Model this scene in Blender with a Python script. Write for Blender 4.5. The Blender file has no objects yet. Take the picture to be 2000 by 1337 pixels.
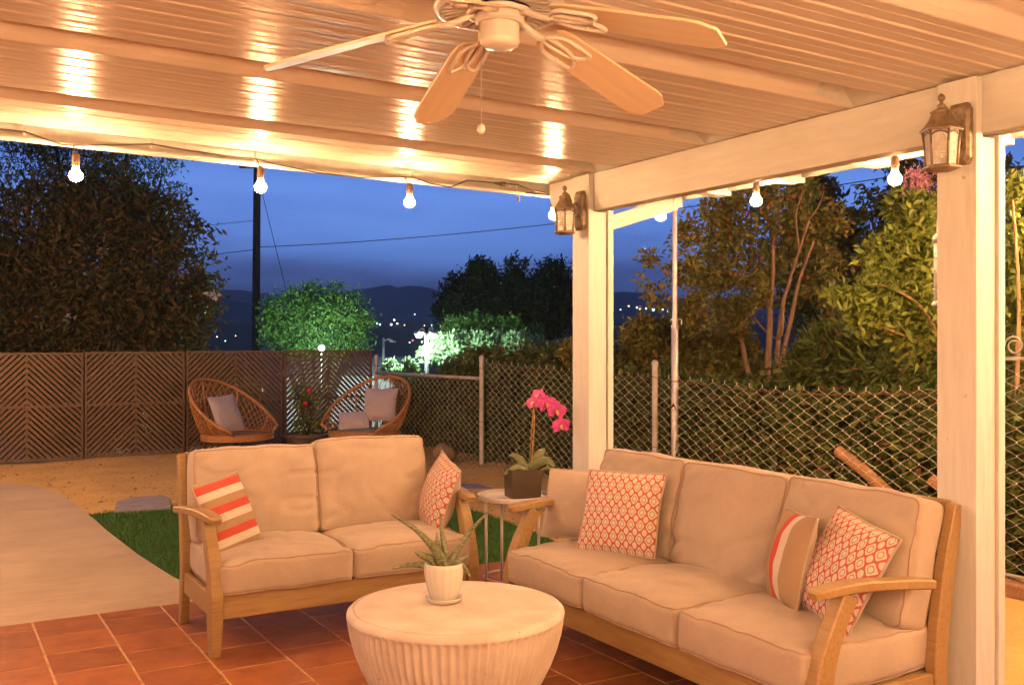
import bpy, bmesh, math, random
import numpy as np
from mathutils import Vector, Matrix, noise

# ------------------------------------------------------------------ camera, world, exposure
scene = bpy.context.scene
C = scene.collection
PI = math.pi
rnd = random.Random(7)

F, CX, CY, H = 1944.0, 1000.0, 668.0, 1.45          # pixels of the photograph (2000 x 1337)
YAW = math.radians(30.6)
SN, CS = math.sin(YAW), math.cos(YAW)

cam_data = bpy.data.cameras.new('camera')
cam = bpy.data.objects.new('camera', cam_data)
C.objects.link(cam)
cam.location = (0, 0, H)
cam.rotation_euler = (PI / 2, 0, -YAW)
cam_data.sensor_width = 36.0
cam_data.lens = F / 2000.0 * 36.0
cam_data.clip_start = 0.05
cam_data.clip_end = 9000
scene.camera = cam

vs = scene.view_settings
vs.view_transform = 'Standard'
vs.look = 'None'
vs.exposure = 0.0
vs.gamma = 1.0
vs.use_curve_mapping = False
scene.cycles.use_denoising = True
scene.cycles.use_adaptive_sampling = True
scene.cycles.adaptive_threshold = 0.02
scene.cycles.max_bounces = 7
scene.cycles.diffuse_bounces = 4
scene.cycles.glossy_bounces = 3
scene.cycles.transmission_bounces = 5
scene.cycles.transparent_max_bounces = 8
scene.cycles.caustics_reflective = False
scene.cycles.caustics_refractive = False
scene.cycles.sample_clamp_indirect = 4.0

world = bpy.data.worlds.new('World')
scene.world = world
world.use_nodes = True
wn, wl = world.node_tree.nodes, world.node_tree.links
wn.clear()
wo = wn.new('ShaderNodeOutputWorld')
bg = wn.new('ShaderNodeBackground')
wl.new(bg.outputs[0], wo.inputs[0])
sky = wn.new('ShaderNodeTexSky')
sky.sky_type = 'NISHITA'
sky.sun_disc = False
sky.sun_elevation = math.radians(-3.0)
sky.sun_rotation = math.radians(200)
tc = wn.new('ShaderNodeTexCoord')
sep = wn.new('ShaderNodeSeparateXYZ')
wl.new(tc.outputs['Generated'], sep.inputs[0])
# dusk sky: dim purple haze low down, clear blue above it, grey-blue cloud overhead
ramp = wn.new('ShaderNodeValToRGB')
els = ramp.color_ramp.elements
els[0].position, els[0].color = 0.0, (0.020, 0.030, 0.075, 1)
els[1].position, els[1].color = 1.0, (0.020, 0.032, 0.085, 1)
for p, col in ((0.040, (0.040, 0.060, 0.185, 1)), (0.070, (0.085, 0.150, 0.46, 1)), (0.100, (0.130, 0.270, 0.78, 1)),
               (0.135, (0.150, 0.310, 0.86, 1)), (0.17, (0.105, 0.225, 0.66, 1)), (0.23, (0.055, 0.105, 0.31, 1)), (0.38, (0.024, 0.040, 0.110, 1))):
    e = els.new(p)
    e.color = col
mp = wn.new('ShaderNodeMapping')
mp.inputs['Scale'].default_value = (1.6, 1.6, 9.0)
wl.new(tc.outputs['Generated'], mp.inputs[0])
nz = wn.new('ShaderNodeTexNoise')
nz.inputs['Scale'].default_value = 2.2
nz.inputs['Detail'].default_value = 5
nz.inputs['Roughness'].default_value = 0.55
wl.new(mp.outputs[0], nz.inputs['Vector'])
mrz = wn.new('ShaderNodeMapRange')
mrz.inputs[1].default_value, mrz.inputs[2].default_value = 0.3, 0.72
mrz.inputs[3].default_value, mrz.inputs[4].default_value = -0.028, 0.028
wl.new(nz.outputs['Fac'], mrz.inputs[0])
addz = wn.new('ShaderNodeMath')
wl.new(sep.outputs['Z'], addz.inputs[0])
wl.new(mrz.outputs[0], addz.inputs[1])
wl.new(addz.outputs[0], ramp.inputs[0])
mulc = wn.new('ShaderNodeMix')
mulc.data_type = 'RGBA'
mulc.blend_type = 'MULTIPLY'
mulc.inputs[0].default_value = 1.0
cr2 = wn.new('ShaderNodeValToRGB')
cr2.color_ramp.elements[0].position, cr2.color_ramp.elements[0].color = 0.34, (0.92, 0.92, 0.94, 1)
cr2.color_ramp.elements[1].position, cr2.color_ramp.elements[1].color = 0.66, (1.07, 1.06, 1.04, 1)
wl.new(nz.outputs['Fac'], cr2.inputs[0])
wl.new(ramp.outputs[0], mulc.inputs[6])
wl.new(cr2.outputs[0], mulc.inputs[7])
skm = wn.new('ShaderNodeMix')
skm.data_type = 'RGBA'
skm.blend_type = 'ADD'
skm.inputs[0].default_value = 0.02
wl.new(mulc.outputs[2], skm.inputs[6])
wl.new(sky.outputs[0], skm.inputs[7])
wl.new(skm.outputs[2], bg.inputs[0])
bg.inputs[1].default_value = 1.5

WARM = (1.0, 0.515, 0.235)
COOL = (0.70, 1.0, 0.86)

# ------------------------------------------------------------------ pixel helpers
def ray(x, y):
    a, b = (x - CX) / F, -(y - CY) / F
    return Vector((SN + a * CS, CS - a * SN, b))
def on_z(x, y, z):
    r = ray(x, y); t = (z - H) / r.z
    return Vector((r.x * t, r.y * t, z))
def on_x(x, y, X):
    r = ray(x, y); t = X / r.x
    return Vector((X, r.y * t, H + r.z * t))
def on_y(x, y, Y):
    r = ray(x, y); t = Y / r.y
    return Vector((r.x * t, Y, H + r.z * t))
def on_d(x, y, d):
    r = ray(x, y)
    return Vector((r.x * d, r.y * d, H + r.z * d))

# ------------------------------------------------------------------ materials
def newmat(name):
    m = bpy.data.materials.new(name)
    m.use_nodes = True
    nt = m.node_tree
    b = nt.nodes['Principled BSDF']
    return m, nt, b
def coords(nt, scale=(1, 1, 1), kind='Object'):
    t = nt.nodes.new('ShaderNodeTexCoord')
    mpn = nt.nodes.new('ShaderNodeMapping')
    mpn.inputs['Scale'].default_value = scale
    nt.links.new(t.outputs[kind], mpn.inputs[0])
    return mpn.outputs[0]
def noise_node(nt, vec, scale, detail=4, rough=0.55):
    n = nt.nodes.new('ShaderNodeTexNoise')
    n.inputs['Scale'].default_value = scale
    n.inputs['Detail'].default_value = detail
    n.inputs['Roughness'].default_value = rough
    if vec is not None:
        nt.links.new(vec, n.inputs['Vector'])
    return n.outputs['Fac']
def ramp2(nt, fac, c0, c1, p0=0.3, p1=0.7):
    r = nt.nodes.new('ShaderNodeValToRGB')
    r.color_ramp.elements[0].position, r.color_ramp.elements[0].color = p0, (*c0, 1)
    r.color_ramp.elements[1].position, r.color_ramp.elements[1].color = p1, (*c1, 1)
    nt.links.new(fac, r.inputs[0])
    return r.outputs[0]
def bump(nt, b, fac, strength=0.3, dist=0.01):
    n = nt.nodes.new('ShaderNodeBump')
    n.inputs['Strength'].default_value = strength
    n.inputs['Distance'].default_value = dist
    nt.links.new(fac, n.inputs['Height'])
    nt.links.new(n.outputs[0], b.inputs['Normal'])
def M_(nt, op, a, b=None, c=None):
    n = nt.nodes.new('ShaderNodeMath')
    n.operation = op
    for i, v in enumerate((a, b, c)):
        if v is None: continue
        if isinstance(v, (int, float)): n.inputs[i].default_value = v
        else: nt.links.new(v, n.inputs[i])
    return n.outputs[0]
def mixc(nt, fac, a, b, mode='MIX'):
    n = nt.nodes.new('ShaderNodeMix')
    n.data_type = 'RGBA'
    n.blend_type = mode
    for i, v in ((0, fac), (6, a), (7, b)):
        if isinstance(v, (int, float)): n.inputs[i].default_value = v
        elif isinstance(v, tuple): n.inputs[i].default_value = (*v, 1)
        else: nt.links.new(v, n.inputs[i])
    return n.outputs[2]

def simple(name, col, rough=0.6, metal=0.0, var=0.12, nscale=9, bmp=0.1, bscale=60, bd=0.004, stretch=(1, 1, 1), coat=0.0, spec=0.5):
    m, nt, b = newmat(name)
    v = coords(nt, stretch)
    n = noise_node(nt, v, nscale, 5, 0.6)
    lo = tuple(c * (1 - var) for c in col)
    hi = tuple(min(1, c * (1 + var)) for c in col)
    nt.links.new(ramp2(nt, n, lo, hi), b.inputs['Base Color'])
    b.inputs['Roughness'].default_value = rough
    b.inputs['Metallic'].default_value = metal
    b.inputs['Coat Weight'].default_value = coat
    b.inputs['Specular IOR Level'].default_value = spec
    if bmp:
        bump(nt, b, noise_node(nt, v, bscale, 3), bmp, bd)
    return m

MAT = {}
def paint_material(name, stretch):
    m, nt, b = newmat(name)
    v = coords(nt)
    g = noise_node(nt, coords(nt, stretch), 5, 6, 0.65)
    big = noise_node(nt, coords(nt, tuple(.25 * x + .7 for x in stretch)), 2.6, 5, 0.65)
    c = ramp2(nt, g, (0.54, 0.545, 0.495), (0.66, 0.665, 0.61), 0.25, 0.75)
    c = mixc(nt, M_(nt, 'MULTIPLY', ramp2(nt, big, (0, 0, 0), (1, 1, 1), .56, .76), 0.30), c, (0.42, 0.35, 0.25))
    sp = noise_node(nt, v, 22, 3, 0.6)
    c = mixc(nt, M_(nt, 'MULTIPLY', M_(nt, 'GREATER_THAN', sp, 0.735), 0.45), c, (0.34, 0.25, 0.16))
    nt.links.new(c, b.inputs['Base Color'])
    b.inputs['Roughness'].default_value = 0.55
    bump(nt, b, M_(nt, 'ADD', g, M_(nt, 'MULTIPLY', sp, .5)), 0.30, 0.004)
    return m
MAT['paint_v'] = paint_material('white_painted_upright_timber', (9, 9, .8))
MAT['paint'] = paint_material('white_painted_timber', (6, .8, 6))
def ceiling_material():
    m, nt, b = newmat('glossy_stippled_metal_roof_panel')
    v = coords(nt, (1, 1, 1))
    n = noise_node(nt, v, 1.4, 4)
    nt.links.new(ramp2(nt, n, (0.74, 0.66, 0.55), (0.82, 0.74, 0.63)), b.inputs['Base Color'])
    b.inputs['Roughness'].default_value = 0.25
    b.inputs['Specular IOR Level'].default_value = 0.55
    bump(nt, b, noise_node(nt, v, 140, 2), 0.22, 0.003)
    return m
MAT['ceil'] = ceiling_material()
MAT['fan'] = simple('fan_white_enamel', (0.74, 0.70, 0.62), 0.35, var=0.05, bmp=0.03)
MAT['blade'] = simple('fan_blade_cream', (0.74, 0.60, 0.41), 0.5, var=0.06, nscale=5, bmp=0.05, stretch=(1, 8, 1))
MAT['lantern'] = simple('antique_bronze', (0.235, 0.185, 0.12), 0.5, metal=0.45, var=0.4, nscale=30, bmp=0.3, bscale=70)
def seedy_glass():
    m, nt, b = newmat('seeded_glass')
    b.inputs['Base Color'].default_value = (0.86, 0.84, 0.78, 1)
    b.inputs['Roughness'].default_value = 0.35
    b.inputs['Transmission Weight'].default_value = 0.30
    b.inputs['IOR'].default_value = 1.35
    bump(nt, b, noise_node(nt, coords(nt), 60, 3), 0.9, 0.02)
    return m
MAT['glass'] = seedy_glass()
def bulb_mat(name, col, s):
    m, nt, b = newmat(name)
    b.inputs['Base Color'].default_value = (0.9, 0.9, 0.9, 1)
    b.inputs['Emission Color'].default_value = (*col, 1)
    b.inputs['Emission Strength'].default_value = s
    return m
MAT['bulb'] = bulb_mat('lit_bulb_warm', WARM, 720.0)
MAT['cool_lamp'] = bulb_mat('lit_flood_cool', COOL, 8500.0)
MAT['street_glass'] = bulb_mat('lit_street_lamp_cool', (0.72, 1.0, 0.84), 4200.0)
MAT['cable'] = simple('black_rubber_cable', (0.05, 0.04, 0.03), 0.6, bmp=0)
MAT['socket'] = simple('brown_plastic_socket', (0.16, 0.10, 0.06), 0.5, bmp=0)
def teak(name, c0, c1):
    m, nt, b = newmat(name)
    v = coords(nt, (3, 3, 3))
    w = noise_node(nt, coords(nt, (2.0, 22, 22)), 3.0, 5, 0.6)
    d = noise_node(nt, v, 1.5, 3)
    c = ramp2(nt, w, c0, c1, 0.28, 0.72)
    c = mixc(nt, M_(nt, 'MULTIPLY', d, 0.35), c, tuple(x * 0.55 for x in c0))
    nt.links.new(c, b.inputs['Base Color'])
    b.inputs['Roughness'].default_value = 0.5
    bump(nt, b, w, 0.12, 0.002)
    return m
MAT['teak'] = teak('weathered_teak', (0.285, 0.180, 0.070), (0.41, 0.28, 0.118))
def linen(name, col, var=0.10):
    m, nt, b = newmat(name)
    v = coords(nt)
    n = noise_node(nt, v, 5, 5, 0.6)
    th1 = noise_node(nt, coords(nt, (500, 40, 500)), 1.0, 2)
    th2 = noise_node(nt, coords(nt, (40, 500, 500)), 1.0, 2)
    th = M_(nt, 'MULTIPLY', M_(nt, 'ADD', th1, th2), 0.5)
    c = ramp2(nt, n, tuple(x * (1 - var) for x in col), tuple(x * (1 + var * .5) for x in col))
    c = mixc(nt, 0.35, c, ramp2(nt, th, (0.62, 0.62, 0.62), (1.0, 1.0, 1.0), 0.35, 0.65), 'MULTIPLY')
    nt.links.new(c, b.inputs['Base Color'])
    b.inputs['Roughness'].default_value = 0.92
    b.inputs['Sheen Weight'].default_value = 0.15
    b.inputs['Specular IOR Level'].default_value = 0.2
    big = noise_node(nt, v, 9, 3)
    bump(nt, b, M_(nt, 'ADD', M_(nt, 'MULTIPLY', big, 3.0), th), 0.35, 0.0035)
    return m
MAT['linen'] = linen('oatmeal_linen', (0.465, 0.385, 0.30))
MAT['linen_dark'] = linen('linen_piping', (0.42, 0.31, 0.23))
MAT['linen_grey'] = linen('grey_lilac_cotton', (0.52, 0.45, 0.46))
def striped(name, bands, period, axis):
    """bands: list of (start position 0..1, colour) over one period, along local axis"""
    m, nt, b = newmat(name)
    t = nt.nodes.new('ShaderNodeTexCoord')
    s = nt.nodes.new('ShaderNodeSeparateXYZ')
    nt.links.new(t.outputs['Object'], s.inputs[0])
    f = M_(nt, 'FRACT', M_(nt, 'ADD', M_(nt, 'DIVIDE', s.outputs[axis], period), 10.56))
    r = nt.nodes.new('ShaderNodeValToRGB')
    r.color_ramp.interpolation = 'CONSTANT'
    es = r.color_ramp.elements
    es[0].position, es[0].color = bands[0][0], (*bands[0][1], 1)
    es[1].position, es[1].color = bands[1][0], (*bands[1][1], 1)
    for p, c in bands[2:]:
        e = es.new(p); e.color = (*c, 1)
    nt.links.new(f, r.inputs[0])
    th = noise_node(nt, coords(nt, (420, 420, 420)), 1.0, 2)
    c = mixc(nt, 0.3, r.outputs[0], ramp2(nt, th, (0.6, 0.6, 0.6), (1, 1, 1)), 'MULTIPLY')
    nt.links.new(c, b.inputs['Base Color'])
    b.inputs['Roughness'].default_value = 0.9
    b.inputs['Specular IOR Level'].default_value = 0.2
    bump(nt, b, th, 0.3, 0.002)
    return m
RED, CREAM, TAUPE = (0.53, 0.095, 0.07), (0.66, 0.60, 0.50), (0.38, 0.27, 0.17)
MAT['stripe'] = striped('red_cream_taupe_stripes', [(0.0, TAUPE), (0.33, CREAM), (0.66, RED)], 0.118, 1)
MAT['stripe_side'] = striped('wide_red_cream_taupe_stripes', [(0.0, TAUPE), (0.40, RED), (0.58, CREAM), (0.78, TAUPE)], 0.28, 0)
def ogee():
    m, nt, b = newmat('red_ogee_lattice_print')
    t = nt.nodes.new('ShaderNodeTexCoord')
    s = nt.nodes.new('ShaderNodeSeparateXYZ')
    nt.links.new(t.outputs['Object'], s.inputs[0])
    u = M_(nt, 'COSINE', M_(nt, 'MULTIPLY', s.outputs[0], 2 * PI / 0.043))
    w = M_(nt, 'COSINE', M_(nt, 'MULTIPLY', s.outputs[1], 2 * PI / 0.060))
    f = M_(nt, 'ADD', u, w)
    def band(lo, hi):
        return M_(nt, 'MULTIPLY', M_(nt, 'GREATER_THAN', f, lo), M_(nt, 'LESS_THAN', f, hi))
    c = mixc(nt, band(-0.95, -0.35), CREAM, (0.47, 0.10, 0.075))
    sad = M_(nt, 'LESS_THAN', M_(nt, 'ABSOLUTE', M_(nt, 'ADD', f, 0.10)), 0.20)
    c = mixc(nt, sad, c, (0.47, 0.10, 0.075))
    c = mixc(nt, band(0.95, 1.45), c, (0.33, 0.27, 0.18))
    th = noise_node(nt, coords(nt, (420, 420, 420)), 1.0, 2)
    c = mixc(nt, 0.3, c, ramp2(nt, th, (0.6, 0.6, 0.6), (1, 1, 1)), 'MULTIPLY')
    nt.links.new(c, b.inputs['Base Color'])
    b.inputs['Roughness'].default_value = 0.9
    b.inputs['Specular IOR Level'].default_value = 0.2
    bump(nt, b, th, 0.3, 0.002)
    return m
MAT['ogee'] = ogee()
def stone_table():
    m, nt, b = newmat('whitewashed_concrete')
    v = coords(nt)
    n = noise_node(nt, v, 5, 6, 0.65)
    c = ramp2(nt, n, (0.55, 0.475, 0.38), (0.73, 0.67, 0.58), 0.3, 0.68)
    pits = noise_node(nt, v, 38, 3, 0.6)
    c = mixc(nt, M_(nt, 'GREATER_THAN', pits, 0.715), c, (0.33, 0.24, 0.16))
    nt.links.new(c, b.inputs['Base Color'])
    b.inputs['Roughness'].default_value = 0.75
    bump(nt, b, M_(nt, 'ADD', n, M_(nt, 'MULTIPLY', M_(nt, 'GREATER_THAN', pits, 0.70), -0.4)), 0.25, 0.005)
    return m
MAT['stone'] = stone_table()
MAT['ceramic'] = simple('glazed_white_ceramic', (0.76, 0.73, 0.62), 0.16, var=0.04, bmp=0.02, coat=0.4)
MAT['soil'] = simple('potting_soil', (0.05, 0.035, 0.022), 0.95, var=0.5, nscale=60, bmp=0.8, bscale=90, bd=0.01)
def aloe():
    m, nt, b = newmat('spotted_aloe_leaf')
    v = coords(nt)
    band = noise_node(nt, coords(nt, (60, 60, 190)), 1.0, 3)
    c = ramp2(nt, band, (0.10, 0.125, 0.055), (0.25, 0.26, 0.145), 0.42, 0.60)
    nt.links.new(c, b.inputs['Base Color'])
    b.inputs['Roughness'].default_value = 0.5
    return m
MAT['aloe'] = aloe()
MAT['orchid_leaf'] = simple('orchid_leaf_green', (0.13, 0.155, 0.065), 0.4, var=0.3, nscale=8, bmp=0.05)
def petal_mat():
    m, nt, b = newmat('magenta_petal')
    n = noise_node(nt, coords(nt), 60, 3)
    nt.links.new(ramp2(nt, n, (0.52, 0.045, 0.27), (0.68, 0.10, 0.38)), b.inputs['Base Color'])
    b.inputs['Roughness'].default_value = 0.55
    b.inputs['Subsurface Weight'].default_value = 0.0
    return m
MAT['petal'] = petal_mat()
MAT['lip'] = simple('orchid_lip', (0.60, 0.34, 0.16), 0.5, bmp=0)
MAT['stem'] = simple('orchid_stem', (0.34, 0.22, 0.08), 0.55, var=0.3, nscale=40, bmp=0.1)
MAT['black_pot'] = simple('matt_dark_brown_pot', (0.062, 0.042, 0.026), 0.45, var=0.15, bmp=0.05)
MAT['whitetop'] = simple('white_enamel_metal', (0.72, 0.68, 0.62), 0.4, var=0.04, bmp=0.03)
def tile_mat():
    m, nt, b = newmat('terracotta_tile')
    g = nt.nodes.new('ShaderNodeObjectInfo')
    v = coords(nt, (1, 1, 1))
    off = nt.nodes.new('ShaderNodeVectorMath')
    off.operation = 'ADD'
    nt.links.new(v, off.inputs[0])
    cmb = nt.nodes.new('ShaderNodeCombineXYZ')
    nt.links.new(M_(nt, 'MULTIPLY', g.outputs['Random'], 37.0), cmb.inputs[0])
    nt.links.new(M_(nt, 'MULTIPLY', g.outputs['Random'], 91.0), cmb.inputs[1])
    nt.links.new(cmb.outputs[0], off.inputs[1])
    n = noise_node(nt, off.outputs[0], 7, 6, 0.65)
    c = ramp2(nt, n, (0.23, 0.074, 0.020), (0.39, 0.145, 0.040), 0.3, 0.72)
    tone = ramp2(nt, g.outputs['Random'], (0.84, 0.82, 0.78), (1.10, 1.08, 1.0), 0, 1)
    c = mixc(nt, 1.0, c, tone, 'MULTIPLY')
    nt.links.new(c, b.inputs['Base Color'])
    b.inputs['Roughness'].default_value = 0.55
    b.inputs['Specular IOR Level'].default_value = 0.35
    bump(nt, b, noise_node(nt, off.outputs[0], 26, 4), 0.18, 0.004)
    return m
MAT['tile'] = tile_mat()
MAT['grout'] = simple('sand_grout', (0.50, 0.31, 0.15), 0.9, var=0.3, nscale=14, bmp=0.2)
def concrete():
    m, nt, b = newmat('concrete_path')
    v = coords(nt)
    n = noise_node(nt, v, 1.1, 6, 0.6)
    n2 = noise_node(nt, coords(nt, (1.5, 9, 1)), 2.0, 5, 0.65)
    c = ramp2(nt, n, (0.40, 0.30, 0.19), (0.54, 0.42, 0.275))
    c = mixc(nt, 0.35, c, ramp2(nt, n2, (0.55, 0.52, 0.50), (1, 1, 1), .25, .7), 'MULTIPLY')
    nt.links.new(c, b.inputs['Base Color'])
    b.inputs['Roughness'].default_value = 0.85
    bump(nt, b, noise_node(nt, v, 70, 4), 0.25, 0.004)
    return m
MAT['concrete'] = concrete()
def leaf_mat_(name):
    m, nt, b = newmat(name)
    g = nt.nodes.new('ShaderNodeNewGeometry')
    nt.links.new(ramp2(nt, g.outputs['Random Per Island'], (0.24, 0.16, 0.07), (0.62, 0.44, 0.24), 0, 1), b.inputs['Base Color'])
    b.inputs['Roughness'].default_value = 0.85
    return m
def sand_mat():
    m, nt, b = newmat('decomposed_granite')
    v = coords(nt)
    n = noise_node(nt, v, 1.6, 6, 0.6)
    sp = noise_node(nt, v, 45, 3, 0.7)
    c = ramp2(nt, n, (0.52, 0.315, 0.095), (0.70, 0.44, 0.145))
    c = mixc(nt, M_(nt, 'GREATER_THAN', sp, 0.66), c, (0.30, 0.20, 0.09))
    nt.links.new(c, b.inputs['Base Color'])
    b.inputs['Roughness'].default_value = 0.95
    bump(nt, b, M_(nt, 'ADD', sp, noise_node(nt, v, 9, 4)), 0.7, 0.02)
    return m
MAT['sand'] = sand_mat()
MAT['pebble'] = leaf_mat_('mixed_pebbles')
MAT['slope'] = simple('dark_earth_slope', (0.07, 0.055, 0.038), 0.95, var=0.4, nscale=2, bmp=0.4, bscale=6, bd=0.05)
MAT['paver'] = simple('grey_stepping_stone', (0.27, 0.24, 0.26), 0.85, var=0.2, nscale=8, bmp=0.3)
def grass_blade_mat():
    m, nt, b = newmat('artificial_turf_blade')
    g = nt.nodes.new('ShaderNodeNewGeometry')
    nt.links.new(ramp2(nt, g.outputs['Random Per Island'], (0.024, 0.100, 0.008), (0.070, 0.195, 0.018), 0, 1), b.inputs['Base Color'])
    b.inputs['Roughness'].default_value = 0.6
    return m
MAT['turf'] = grass_blade_mat()
MAT['turf_base'] = simple('turf_backing', (0.022, 0.075, 0.008), 0.9, var=0.3, nscale=20)
MAT['panel'] = simple('brown_powder_coated_steel', (0.130, 0.078, 0.036), 0.55, var=0.2, nscale=3, bmp=0.05)
def galv():
    m, nt, b = newmat('galvanised_steel_with_rust')
    v = coords(nt)
    n = noise_node(nt, v, 5, 5, 0.65)
    c = ramp2(nt, n, (0.52, 0.49, 0.43), (0.34, 0.23, 0.14), 0.50, 0.74)
    nt.links.new(c, b.inputs['Base Color'])
    b.inputs['Roughness'].default_value = 0.5
    b.inputs['Metallic'].default_value = 0.25
    return m
MAT['galv'] = galv()
MAT['wire'] = simple('galvanised_wire', (0.60, 0.57, 0.45), 0.42, metal=0.25, var=0.25, nscale=6, bmp=0)
MAT['rust'] = simple('rusty_wire', (0.22, 0.085, 0.04), 0.8, var=0.3, nscale=30, bmp=0)
MAT['polesteel'] = simple('bright_steel_pole', (0.62, 0.58, 0.54), 0.35, metal=0.4, var=0.1, nscale=4, bmp=0.02)
MAT['rattan'] = simple('honey_rattan', (0.46, 0.215, 0.070), 0.5, var=0.3, nscale=40, bmp=0.2, bscale=120)
MAT['black_metal'] = simple('black_metal', (0.02, 0.018, 0.016), 0.5, bmp=0)
MAT['planter'] = simple('brown_clay_planter', (0.10, 0.070, 0.050), 0.7, var=0.2, bmp=0.2)
MAT['rose'] = simple('red_rose', (0.60, 0.03, 0.04), 0.6, bmp=0)
MAT['bark'] = simple('tan_bark', (0.32, 0.20, 0.10), 0.85, var=0.4, nscale=10, bmp=0.5, bscale=25, bd=0.01, stretch=(3, 3, .6))
MAT['darkbark'] = simple('dark_bark', (0.07, 0.05, 0.035), 0.9, var=0.4, nscale=10, bmp=0.5, bscale=25, bd=0.01, stretch=(3, 3, .6))
MAT['polewood'] = simple('creosoted_pole_wood', (0.06, 0.042, 0.03), 0.9, var=0.3, nscale=8, stretch=(4, 4, .5))
MAT['hill'] = simple('dark_scrub_hillside', (0.085, 0.075, 0.10), 1.0, var=0.35, nscale=0.012, bmp=0)
MAT['town'] = simple('dark_valley_ground', (0.06, 0.055, 0.055), 1.0, var=0.4, nscale=0.05, bmp=0)
MAT['stucco'] = simple('cream_stucco', (0.60, 0.52, 0.42), 0.9, var=0.08, nscale=6, bmp=0.4, bscale=80)
MAT['whitewall'] = simple('white_garage_wall', (0.36, 0.38, 0.40), 0.7, var=0.1, nscale=2)
MAT['roof_shingle'] = simple('pale_shingle_roof', (0.32, 0.34, 0.36), 0.9, var=0.2, nscale=6)
MAT['asphalt'] = simple('asphalt_lot', (0.06, 0.06, 0.065), 0.8, var=0.2, nscale=1)
MAT['log'] = simple('cut_log_wood', (0.40, 0.22, 0.10), 0.8, var=0.3, nscale=12, bmp=0.4, bscale=30, bd=0.01)
MAT['steel'] = simple('brushed_steel', (0.55, 0.53, 0.50), 0.3, metal=0.8, var=0.08, bmp=0.02)
MAT['rock'] = simple('sandstone_rock', (0.30, 0.20, 0.11), 0.9, var=0.3, nscale=9, bmp=0.6, bscale=18, bd=0.03)
MAT['sleeper'] = simple('weathered_sleeper', (0.30, 0.17, 0.08), 0.9, var=0.3, nscale=14, bmp=0.5, stretch=(1, 6, 6))

def leaf_mat(name, c0, c1, rough=0.45, trans=0.25, c2=None, f2=0.0):
    m, nt, b = newmat(name)
    g = nt.nodes.new('ShaderNodeNewGeometry')
    c = ramp2(nt, g.outputs['Random Per Island'], c0, c1, 0, 1)
    if c2:
        fr = M_(nt, 'FRACT', M_(nt, 'MULTIPLY', g.outputs['Random Per Island'], 17.3))
        c = mixc(nt, M_(nt, 'LESS_THAN', fr, f2), c, c2)
    nt.links.new(c, b.inputs['Base Color'])
    b.inputs['Roughness'].default_value = rough
    b.inputs['Specular IOR Level'].default_value = 0.3
    if trans:
        tr = nt.nodes.new('ShaderNodeBsdfTranslucent')
        nt.links.new(c, tr.inputs[0])
        mx = nt.nodes.new('ShaderNodeMixShader')
        mx.inputs[0].default_value = trans
        out = nt.nodes['Material Output']
        nt.links.new(b.outputs[0], mx.inputs[1])
        nt.links.new(tr.outputs[0], mx.inputs[2])
        nt.links.new(mx.outputs[0], out.inputs[0])
    return m
MAT['magnolia'] = leaf_mat('magnolia_leaves', (0.055, 0.072, 0.016), (0.140, 0.125, 0.036), c2=(0.20, 0.095, 0.028), f2=0.17)
MAT['pine'] = leaf_mat('dark_conifer_leaves', (0.016, 0.030, 0.010), (0.045, 0.060, 0.020))
MAT['pepper'] = leaf_mat('pepper_tree_leaves', (0.035, 0.10, 0.012), (0.085, 0.17, 0.025))
MAT['ivy'] = leaf_mat('ivy_leaves', (0.062, 0.110, 0.019), (0.185, 0.215, 0.042), c2=(0.16, 0.075, 0.025), f2=0.06)
MAT['myrtle'] = leaf_mat('crape_myrtle_leaves', (0.145, 0.165, 0.030), (0.29, 0.265, 0.056), c2=(0.36, 0.170, 0.045), f2=0.12)
MAT['darkmyrtle'] = leaf_mat('evergreen_leaves', (0.060, 0.080, 0.020), (0.13, 0.135, 0.038))
MAT['bright'] = leaf_mat('bright_shrub_leaves', (0.115, 0.175, 0.022), (0.24, 0.29, 0.048))
MAT['bush'] = leaf_mat('narrow_bush_leaves', (0.085, 0.135, 0.022), (0.18, 0.23, 0.045), c2=(0.22, 0.12, 0.04), f2=0.05)
MAT['silver'] = leaf_mat('pale_shrub_leaves', (0.13, 0.22, 0.10), (0.26, 0.38, 0.19))
MAT['pinkflower'] = leaf_mat('lilac_pink_blossom', (0.42, 0.17, 0.22), (0.58, 0.28, 0.33), trans=0.2)
MAT['magwhite'] = leaf_mat('white_magnolia_petals', (0.62, 0.56, 0.48), (0.72, 0.66, 0.58), trans=0.1)

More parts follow.
